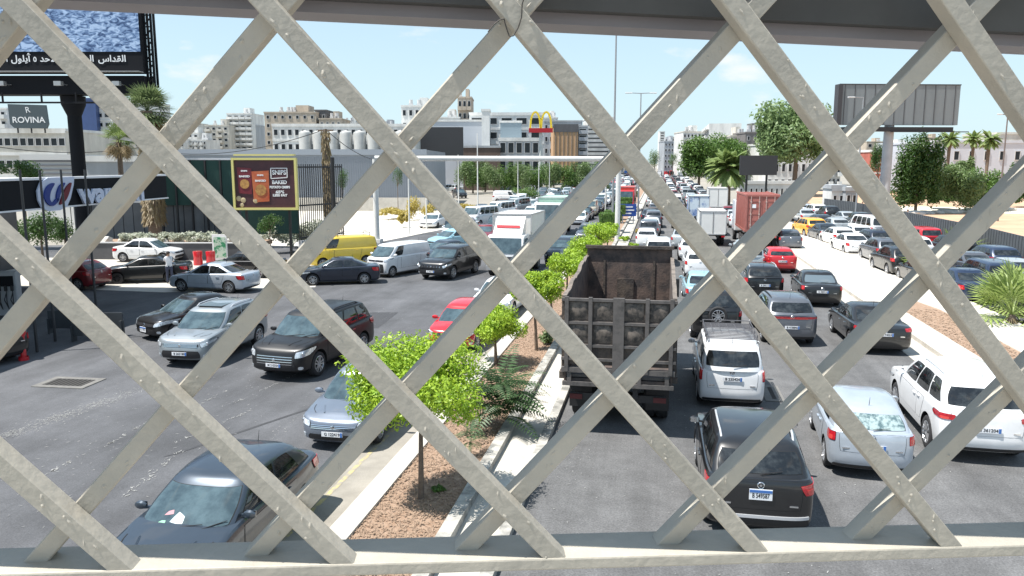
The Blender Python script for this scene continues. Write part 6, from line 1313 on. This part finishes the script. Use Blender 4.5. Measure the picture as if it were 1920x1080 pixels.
for i in range(7):
    p = dv * (i / 6); q = MB(); q.bar(p + Vector((0, -.15, 0)), p + Vector((0, -.15, z1)), .12, .12, up=(0, 1, 0)); q.build('post', BLK, r)
q = MB(); q.bar(Vector((0, .4, 1.75)) - dv * 1.0, dv + Vector((0, .4, 1.75)), .3, 3.5); q.build('base_wall', mat('dark_grey_wall', (.16, .165, .17), .8, n=.2, ns=.8), r); q = MB()  # dark grey slab behind the bars, mottled at random
for i in range(18): p = dv * (i / 9 - 1); q.tube(p + Vector((0, 0, .8)), p + Vector((0, 0, 3.7)), .03, n=5)
q.build('bar', BLK, r)
r, dv, z0, z1 = wall_px('hoarding', 'dark green hoarding under the crisps billboard', 452, 560, 386, 440, 56, 57, HG)
# bar fence
a, b_ = D(556, 305, 54), D(640, 305, 58); r = empty('bar_fence', (a.x, a.y, 0), 0, 'tall fence of thin black bars right of the crisps billboard', 'fence'); dv = Vector((b_.x - a.x, b_.y - a.y, 0)); q = MB(); N = 22
for i in range(N + 1): p = dv * (i / N); q.tube(p + Vector((0, 0, 1.0)), p + Vector((0, 0, a.z - .1)), .035, n=6)
q.build('bar', BLK, r); q = MB()
for z in (1.4, 3.6, a.z - .3): q.bar(Vector((0, 0, z)), dv + Vector((0, 0, z)), .08, .1)
q.build('cross_rail', BLK, r); q = MB(); q.bar(Vector((0, 0, .6)), dv + Vector((0, 0, .6)), .3, 1.2); q.build('base_wall', GY, r)
q = MB(); p = D(627, 410, 53); q.tube((0, 0, 0), (0, 0, D(627, 295, 53).z), .14, n=10); o = q.build('gate_post', BLK, smooth=True); o.location = (p.x, p.y, 0); tag(o, 'thick black gate post beside the vine covered pole', 'post')
d_ = 51; k = 1 / PPM(d_); c = D(497, 345, d_); r = empty('billboard', (c.x, c.y, 0), YAW, 'yellow framed poster for SNIPS baked potato crisps with two red crisp bags', 'billboard'); w2, h2 = 116 * k, 92 * k
MR = mat('poster_maroon', (.045, .018, .022), .5, col2=(.09, .03, .035), ns=.8)
q = MB(); q.box((0, .1, c.z), (w2, .2, h2)); po = q.build('poster', MR, r); YF = mat('yellow_frame', (.62, .56, .20), .5); q = MB()
for s_ in (-1, 1): q.box((s_ * w2 / 2, .05, c.z), (.14, .35, h2 + .14)); q.box((0, .05, c.z + s_ * h2 / 2), (w2 - .14, .35, .14))
q.box((0, .2, c.z + h2 / 2 + .25), (w2 * .96, .5, .10)); q.build('frame', YF, r)
for x in (-w2 * .35, w2 * .35): q = MB(); q.bar((x, .35, 0), (x, .35, c.z), .15, .15, up=(0, 1, 0)); q.build('post', BLK, r)
QX = lambda px: (px - 497) * k; QZ = lambda py: c.z + (345 - py) * k
def bag(x0, y0, x1, y1, m, sl):
    q = MB(); q.prism([(QX(x0), -.012, QZ(y0)), (QX(x1), -.012, QZ(y0 + sl)), (QX(x1 - 1), -.012, QZ(y1)), (QX(x0 + 2), -.012, QZ(y1 - sl))], (0, -.02, 0)); b1 = q.build('crisp_bag', m, po, fixn=True)
    q = MB(); q.lathe([(.001, 0), ((x1 - x0) * .33 * k, 0), ((x1 - x0) * .3 * k, .02)], 14, c=(QX((x0 + x1) / 2), -.055, QZ(y0 + (y1 - y0) * .62))); q.build('crisp', mat('crisp_gold', (.55, .30, .08), .6, col2=(.25, .10, .04), ns=6), b1)
    put_text('SNIPS', WHL, .13, (QX((x0 + x1) / 2), -.04, QZ(y0 + 7)), (1, 0, 0), (0, 0, 1), b1, width=12 * k, bold=.006); put_text('BAKED', WHL, .16, (QX((x0 + x1) / 2), -.04, QZ(y0 + 17)), (1, 0, 0), (0, 0, 1), b1, width=20 * k, bold=.008)
bag(446, 314, 473, 364, mat('bag_dark', (.16, .02, .03), .4), 2); bag(473, 322, 505, 377, mat('bag_orange', (.42, .07, .03), .4, col2=(.5, .16, .06), ns=2), -2)
for px, py, rp in ((447, 372, 5), (455, 375, 5), (478, 376, 5), (452, 384, 4)): q = MB(); q.lathe([(.001, -.03), (rp * .6 * k, -.025), (rp * k, 0)], 12, c=(QX(px), -.01, QZ(py))); q.build('potato', mat('potato_skin', (.45, .36, .22), .7), po)
q = MB()
for a_, b__ in (((509, 316), (539, 316)), ((509, 335), (539, 333)), ((509, 316), (509, 335)), ((539, 316), (539, 333))): q.bar((QX(a_[0]), -.02, QZ(a_[1])), (QX(b__[0]), -.02, QZ(b__[1])), .05, .05, up=(0, 1, 0))
q.build('logo_frame', WHL, po)
for s_, py, wd_, sz in (('SNIPS', 324, 26, .40), ('BAKED', 342, 27, .32), ('POTATO CRISPS', 351, 38, .20), ('65%', 360, 16, .24), ('LESS FAT', 366, 27, .20), ('snips.me', 380, 20, .10)):
    if py == 380: continue
    put_text(s_, WHL, sz, (QX(524), -.012, QZ(py)), (1, 0, 0), (0, 0, 1), po, width=wd_ * k, bold=.012)
# ---- vine covered pole with wires
p = D(616, 400, 60); zt_ = D(612, 242, 60).z; r = empty('utility_pole', (p.x, p.y, 0), 0, 'utility pole wrapped in dry vines with wires running off both ways', 'pole'); q = MB(); q.tube((0, 0, 0), (0, 0, zt_), .16, .12, n=10); q.bar((-.6, 0, zt_ - .1), (.6, 0, zt_ - .1), .12, .12); q.build('pole', BARK, r)
q = MB(); rr = random.Random(2)
for i in range(900): a_ = rr.random() * 6.28; z = rr.uniform(.3, zt_); rad = rr.uniform(.12, .34); v = Vector((math.cos(a_) * rad, math.sin(a_) * rad, z)); q.add([v, v + Vector((.05, .02, -.25)), v + Vector((math.cos(a_) * .1, math.sin(a_) * .1, -.45)), v + Vector((-.06, 0, -.2))], [(0, 1, 2, 3)])
q.build('vine', DRYP, r)
def wire(name, a_, b__, sag, lb, rad=.03):
    q = MB(); pts = [a_.lerp(b__, i / 14) - Vector((0, 0, sag * 4 * (i / 14) * (1 - i / 14))) for i in range(15)]; q.path(pts, [rad] * 15, 5); tag(q.build(name, BLK), lb, 'wire')
T0 = Vector((p.x, p.y, zt_)); wire('overhead_wire', T0, D(300, 285, 70), .8, 'overhead wire running left from the vine covered pole'); wire('overhead_wire', T0, D(745, 300, 75), .9, 'overhead wire running right from the vine covered pole'); wire('overhead_wire', D(-20, 273, 60), D(300, 270, 66), .6, 'thin wire crossing the left buildings')
# ---- gantry pipe and columns
GW = mat('gantry_white', (.62, .62, .60), .5, n=.06, ns=2)
a, b_ = G(707, 455), G(1157, 453); zp = D(930, 298, 64).z; r = empty('sign_gantry', a, 0, 'white pipe gantry spanning the left road between two round columns', 'gantry')
dv = b_ - a; q = MB(); q.tube(Vector((0, 0, zp + .05)), dv + Vector((0, 0, zp + .0)), .22, n=14); q.build('cross_pipe', GW, r, smooth=True)
q = MB(); q.tube((0, 0, 0), (0, 0, zp), .24, .2, n=14); q.box((0, 0, .15), (.8, .8, .3)); q.build('column', GW, r, smooth=True); q = MB(); q.tube(dv, dv + Vector((0, 0, zp)), .22, .2, n=14); q.build('column', GW, r, smooth=True)
for px in (938, 933): q = MB(); v = dv * ((px - 707) / 450); q.lathe([(.26, -.06), (.26, .06)], 14, axis='Y', c=v + Vector((0, 0, zp + .05))); q.build('pipe_clamp', GY, r)
def pole_lamp(name, bx, by, tx, ty, lb, arms=(), r0=.11, m=None, cat='street lamp', head=.7):
    g = G(bx, by); dd = Vector((-math.sin(YAW), math.cos(YAW), 0)).dot(Vector((g.x, g.y, 0))); z = D(tx, ty, dd).z; r = empty(name, g, YAW, lb, cat); q = MB(); q.tube((0, 0, 0), (0, 0, z), r0, r0 * .55, n=10); q.build('pole', m or mat('galvanised', (.30, .31, .32), .5, .4), r, smooth=True)
    for ax in arms:
        q = MB(); q.tube((0, 0, z), (ax * .75, 0, z + .05), .05, .04, n=8); q.build('arm', m or mat('galvanised', (.30, .31, .32), .5, .4), r); q = MB(); q.box((ax * .85, 0, z + .04), (abs(ax) * .5, .25, .12)); h_ = q.build('lamp_head', mat('lamp_head', (.6, .6, .6), .4), r); soften(h_, .04)
    return r
pole_lamp('mast', 1148, 438, 1154, 25, 'very tall thin mast rising from the median to the roof', r0=.12, cat='mast')
pole_lamp('street_lamp', 1196, 413, 1200, 175, 'double armed street lamp in the median', arms=(-1.6, 1.6))
pole_lamp('street_lamp', 1603, 419, 1620, 183, 'single armed street lamp in front of the grey billboard', arms=(-1.5,))
pole_lamp('street_lamp', 1870, 420, 1902, 215, 'brown street lamp beside the slim palms at the right', arms=(-1.0,), m=mat('pole_brown', (.16, .13, .12), .6))
for i, (bx, by, ty, lb) in enumerate(((896, 405, 250, 'yellowish post with a leaning banner left of the tree belt'), (971, 383, 300, 'white post in front of the tree belt'), (1010, 378, 305, 'white post right of the clipped hedge'), (1030, 375, 305, 'thin white post in the middle of the tree belt'), (860, 395, 290, 'white lamp post in front of the dark screen'), (800, 430, 372, 'short sign post at the edge of the pale lot'), (768, 440, 335, 'thin lamp post in the pale lot'), (1135, 400, 300, 'thin pole left of the gantry column'))):
    pole_lamp('post', bx, by, bx, ty, lb, r0=.09, cat='post', m=GW)
# blue road sign
d_ = 84; k = 1 / PPM(d_); c = D(1178, 394, d_); r = empty('road_sign', (c.x, c.y, 0), YAW, 'blue road sign with white lettering lines on posts in the median', 'sign'); q = MB(); q.box((0, 0, c.z), (30 * k, .08, 23 * k)); po = q.build('panel', mat('sign_blue', (.02, .07, .30), .4), r); q = MB()
for z, w_ in ((6, .55), (0, .7), (-6, .4)): q.box((2 * k * (w_ - .5), -.06, c.z + z * k), (30 * k * w_, .02, 2.2 * k))
q.build('lettering', WHL, po)
for x in (-10 * k, 10 * k): q = MB(); q.tube((x, .1, 0), (x, .1, c.z), .06); q.build('post', GY, r)
# arches sign
d_ = 178; k = 1 / PPM(d_); c = D(1014, 232, d_); r = empty('arches_sign', (c.x, c.y, 0), YAW, 'yellow double arch sign on a red base, on a tall pole', 'sign'); YM = mat('arch_yellow', (.85, .62, .03), .4)
for s_ in (-1, 1):
    q = MB(); pts = []
    for i in range(17):
        t_ = i / 16; x = (s_ * 10 + (t_ - .5) * 19) * k; z = c.z + (-8 + 29 * math.sqrt(max(0, 1 - (2 * t_ - 1) ** 2)) * 1.0) * k - (0 if .02 < t_ < .98 else 1.5 * k); pts.append(Vector((x, 0, z)))
    for a_, b__ in zip(pts, pts[1:]): q.bar(a_, b__ + (b__ - a_) * .1, .42, .40, up=(0, 1, 0))
    q.build('arch', YM, r)
q = MB(); q.box((0, 0, c.z - 12 * k), (44 * k, .7, 8 * k)); q.build('base', mat('sign_red', (.42, .012, .02), .4), r); q = MB(); q.tube((0, .5, 0), (0, .5, c.z - 10 * k), .35, n=12); q.build('pole', GW, r)
# ---- fence wall of the sand lot
FD = mat('fence_dark', (.085, .095, .105), .6, n=.1, ns=2); pts = [(1545, 393, 404), (1600, 402, 414), (1680, 418, 436), (1770, 442, 462), (1850, 462, 485), (1990, 500, 535)]
gs = [G(x, yb) for x, yt, yb in pts]; r = empty('metal_fence', gs[0], 0, 'long dark corrugated metal fence between the service road and the sand lot', 'fence'); o0 = gs[0]
q = MB(); q2 = MB()
for (x, yt, yb), g0, g1 in zip(pts, gs, gs[1:]):
    d1 = g1 - o0; d0 = g0 - o0; q.bar(d0 + Vector((0, 0, 1.05)), d1 + Vector((0, 0, 1.05)), .06, 2.1); n = max(3, int((d1 - d0).length / .5))
    for i in range(n): v = d0.lerp(d1, i / n); q2.box(v + Vector((-.05, -.02, 1.05)), (.06, .1, 2.1))
q.build('sheet', FD, r); q2.build('rib', FD, r)
slab('kerb', [(gs[0].x - .8, gs[0].y), (gs[-1].x - 1.2, gs[-1].y), (gs[-1].x - .5, gs[-1].y), (gs[0].x - .2, gs[0].y)], -.02, .15, CREAM)
# kiosk
building('kiosk', 'small white kiosk with a blue window behind the dark fence', 1560, 1584, 354, 104, WH, 2, 1, (.5, .4), 3, bandm=GY)
building('kiosk', 'grey bus shelter like kiosk right of the white one', 1586, 1608, 358, 103, GY, 2, 1, (.6, .6), 3)
building('boundary_wall', 'white boundary wall and gate beyond the small dark billboard', 1385, 1500, 345, 128, WH, 12, 1, (.4, .5), 1, cat='wall')
# pale rocks and soil ridge in the lot
for i in range(9): c = D(1712 + i * 22, 402 + (i % 2) * 3, 96 + i); f = MB(); bm = bmesh.new(); bmesh.ops.create_icosphere(bm, subdivisions=2, radius=rnd.uniform(.5, 1.0)); rr = random.Random(i); [setattr(v, 'co', v.co * rr.uniform(.8, 1.15)) for v in bm.verts]; me = bpy.data.meshes.new('rock'); bm.to_mesh(me); bm.free(); me.materials.append(ROCK); o = link('rock', me); o.location = (c.x, c.y, .4); o.scale = (1.6, 1, .5); tag(o, 'pale rock along the edge of the sand lot, ' + ORD[i] + ' from the left', 'rock', 'pale rocks along the sand lot')
strip('dirt_track', [(30, 110), (160, 80), (160, 95), (28, 124)], .304, mat('pale_track', (.62, .56, .46), .9, n=.1, ns=.4))
# clouds
CL = bpy.data.materials.new('cloud'); CL.use_nodes = True; t = CL.node_tree; t.nodes.remove(t.nodes['Principled BSDF']); vp = t.nodes.new('ShaderNodeVolumePrincipled'); vp.inputs['Density'].default_value = .0035; vp.inputs['Color'].default_value = (1, 1, 1, 1); vp.inputs['Anisotropy'].default_value = .2; t.links.new(vp.outputs[0], t.nodes['Material Output'].inputs['Volume'])
# ---------------------------------------------------------------- people
SKIN = mat('skin', (.42, .26, .18), .6); HAIR = mat('hair', (.02, .015, .012), .7)
def person(px, py, heading, lb, shirt, trousers, pose='stand'):
    g = G(px, py); r = empty('person', g, R_(heading), lb, 'person')
    J = dict(pel=(0, 0, .95), ab=(0, 0, 1.12), ch=(.02, 0, 1.35), nk=(.02, 0, 1.50), hd=(.04, 0, 1.60), ht=(.03, 0, 1.72), hl=(0, .10, .90), kl=(.04, .11, .50), al=(0, .12, .09), fl=(.13, .13, .04), hr=(0, -.10, .90), kr=(.02, -.11, .50), ar=(-.04, -.12, .09), fr=(.09, -.13, .04),
             sl=(.02, .17, 1.42), el=(.10, .27, 1.20), wl=(.34, .22, 1.12), hdl=(.43, .20, 1.10), sr=(.02, -.17, 1.42), er=(.0, -.26, 1.16), wr=(.14, -.25, .95), hdr=(.18, -.24, .87))
    if pose == 'lean': J.update(el=(.16, .24, 1.28), wl=(.42, .20, 1.18), hdl=(.51, .18, 1.15), er=(.18, -.24, 1.24), wr=(.42, -.18, 1.14), hdr=(.5, -.15, 1.12))
    R0 = dict(pel=.15, ab=.13, ch=.16, nk=.062, hd=.085, ht=.08, hl=.10, kl=.065, al=.045, fl=.04, hr=.10, kr=.065, ar=.045, fr=.04, sl=.07, el=.048, wl=.033, hdl=.032, sr=.07, er=.048, wr=.033, hdr=.032)
    E_ = [('pel', 'ab'), ('ab', 'ch'), ('ch', 'nk'), ('nk', 'hd'), ('hd', 'ht'), ('pel', 'hl'), ('hl', 'kl'), ('kl', 'al'), ('al', 'fl'), ('pel', 'hr'), ('hr', 'kr'), ('kr', 'ar'), ('ar', 'fr'), ('ch', 'sl'), ('sl', 'el'), ('el', 'wl'), ('wl', 'hdl'), ('ch', 'sr'), ('sr', 'er'), ('er', 'wr'), ('wr', 'hdr')]
    ks = list(J); me = bpy.data.meshes.new('p'); me.from_pydata([J[k_] for k_ in ks], [(ks.index(a_), ks.index(b__)) for a_, b__ in E_], []); o = link('tmp', me); o.modifiers.new('s', 'SKIN')
    for i, k_ in enumerate(ks): me.skin_vertices[0].data[i].radius = (R0[k_] * .8, R0[k_]) if k_ in ('pel', 'ab', 'ch') else (R0[k_], R0[k_])
    me.skin_vertices[0].data[0].use_root = True; sb = o.modifiers.new('u', 'SUBSURF'); sb.levels = 2; bpy.context.view_layer.update()
    m2 = bpy.data.meshes.new_from_object(o.evaluated_get(bpy.context.evaluated_depsgraph_get())); bpy.data.objects.remove(o); m2.materials.clear()
    for m_ in (SKIN, shirt, trousers, BLK): m2.materials.append(m_)
    for p_ in m2.polygons:
        c_ = p_.center; arm = abs(c_.y) > .19 and c_.z < 1.22
        p_.material_index = 3 if c_.z < .1 else (2 if c_.z < .96 and not (abs(c_.y) > .2) else (0 if c_.z > 1.50 or arm else 1)); p_.use_smooth = True
    link('body', m2, r)
    f = MB(); bm = bmesh.new(); bmesh.ops.create_uvsphere(bm, u_segments=14, v_segments=10, radius=.098); me = bpy.data.meshes.new('hair'); bmesh.ops.delete(bm, geom=[v for v in bm.verts if v.co.x > .05 and v.co.z < .03 or v.co.z < -.05], context='VERTS'); bm.to_mesh(me); bm.free(); me.materials.append(HAIR); h_ = link('hair', me, r); h_.location = (.025, 0, 1.68)
    return r
TS = mat('white_shirt', (.68, .70, .74), .8); DJ = mat('dark_jeans', (.04, .05, .09), .8)
person(319, 532, 120, 'man in a white T-shirt leaning on the black saloon at the petrol station', TS, DJ, 'lean')
person(1616, 405, 200, 'person in a dark blue top standing by the kiosk', mat('navy_top', (.05, .08, .2), .8), DJ)
person(1628, 408, 120, 'person in a pink top beside the kiosk', mat('pink_top', (.45, .2, .22), .8), DJ)
person(1700, 425, 80, 'person in a pale top walking beside the dark fence under the tall dark tree', mat('pale_top', (.5, .5, .5), .8), DJ)
for i, (px, py, rx, ry, d_) in enumerate(((20, 440, 40, 34, 50), (75, 425, 44, 40, 52), (120, 430, 34, 34, 54))):
    far_tree(px, py, rx, ry, d_, ['dark shaded tree behind the fuel pump', 'dark shaded tree under the white emblem', 'dark shaded tree behind the billboard post base'][i], DKG, 200 + i, 3500)
building('slatted_building', 'white slatted building just above the black sign band', 42, 135, 300, 72, mat('slat_white', (.55, .55, .54), .7), 1, 0, dep=8)
_o = [o for o in COL.objects if o.name.startswith('slatted_building')][-1]; q = MB(); _w = 93 / PPM(72)
for i in range(9): q.box((0, -.06, 3.6 + i * .38), (_w, .12, .12))
q.build('slat', mat('slat_shadow', (.16, .16, .17), .8), _o)  # dark strips that paint the shade between the white slats
building('low_building', 'low grey flat roofed building right of the white slatted building', 158, 262, 303, 70, GY, 1, 0, dep=9, bandm=WH)
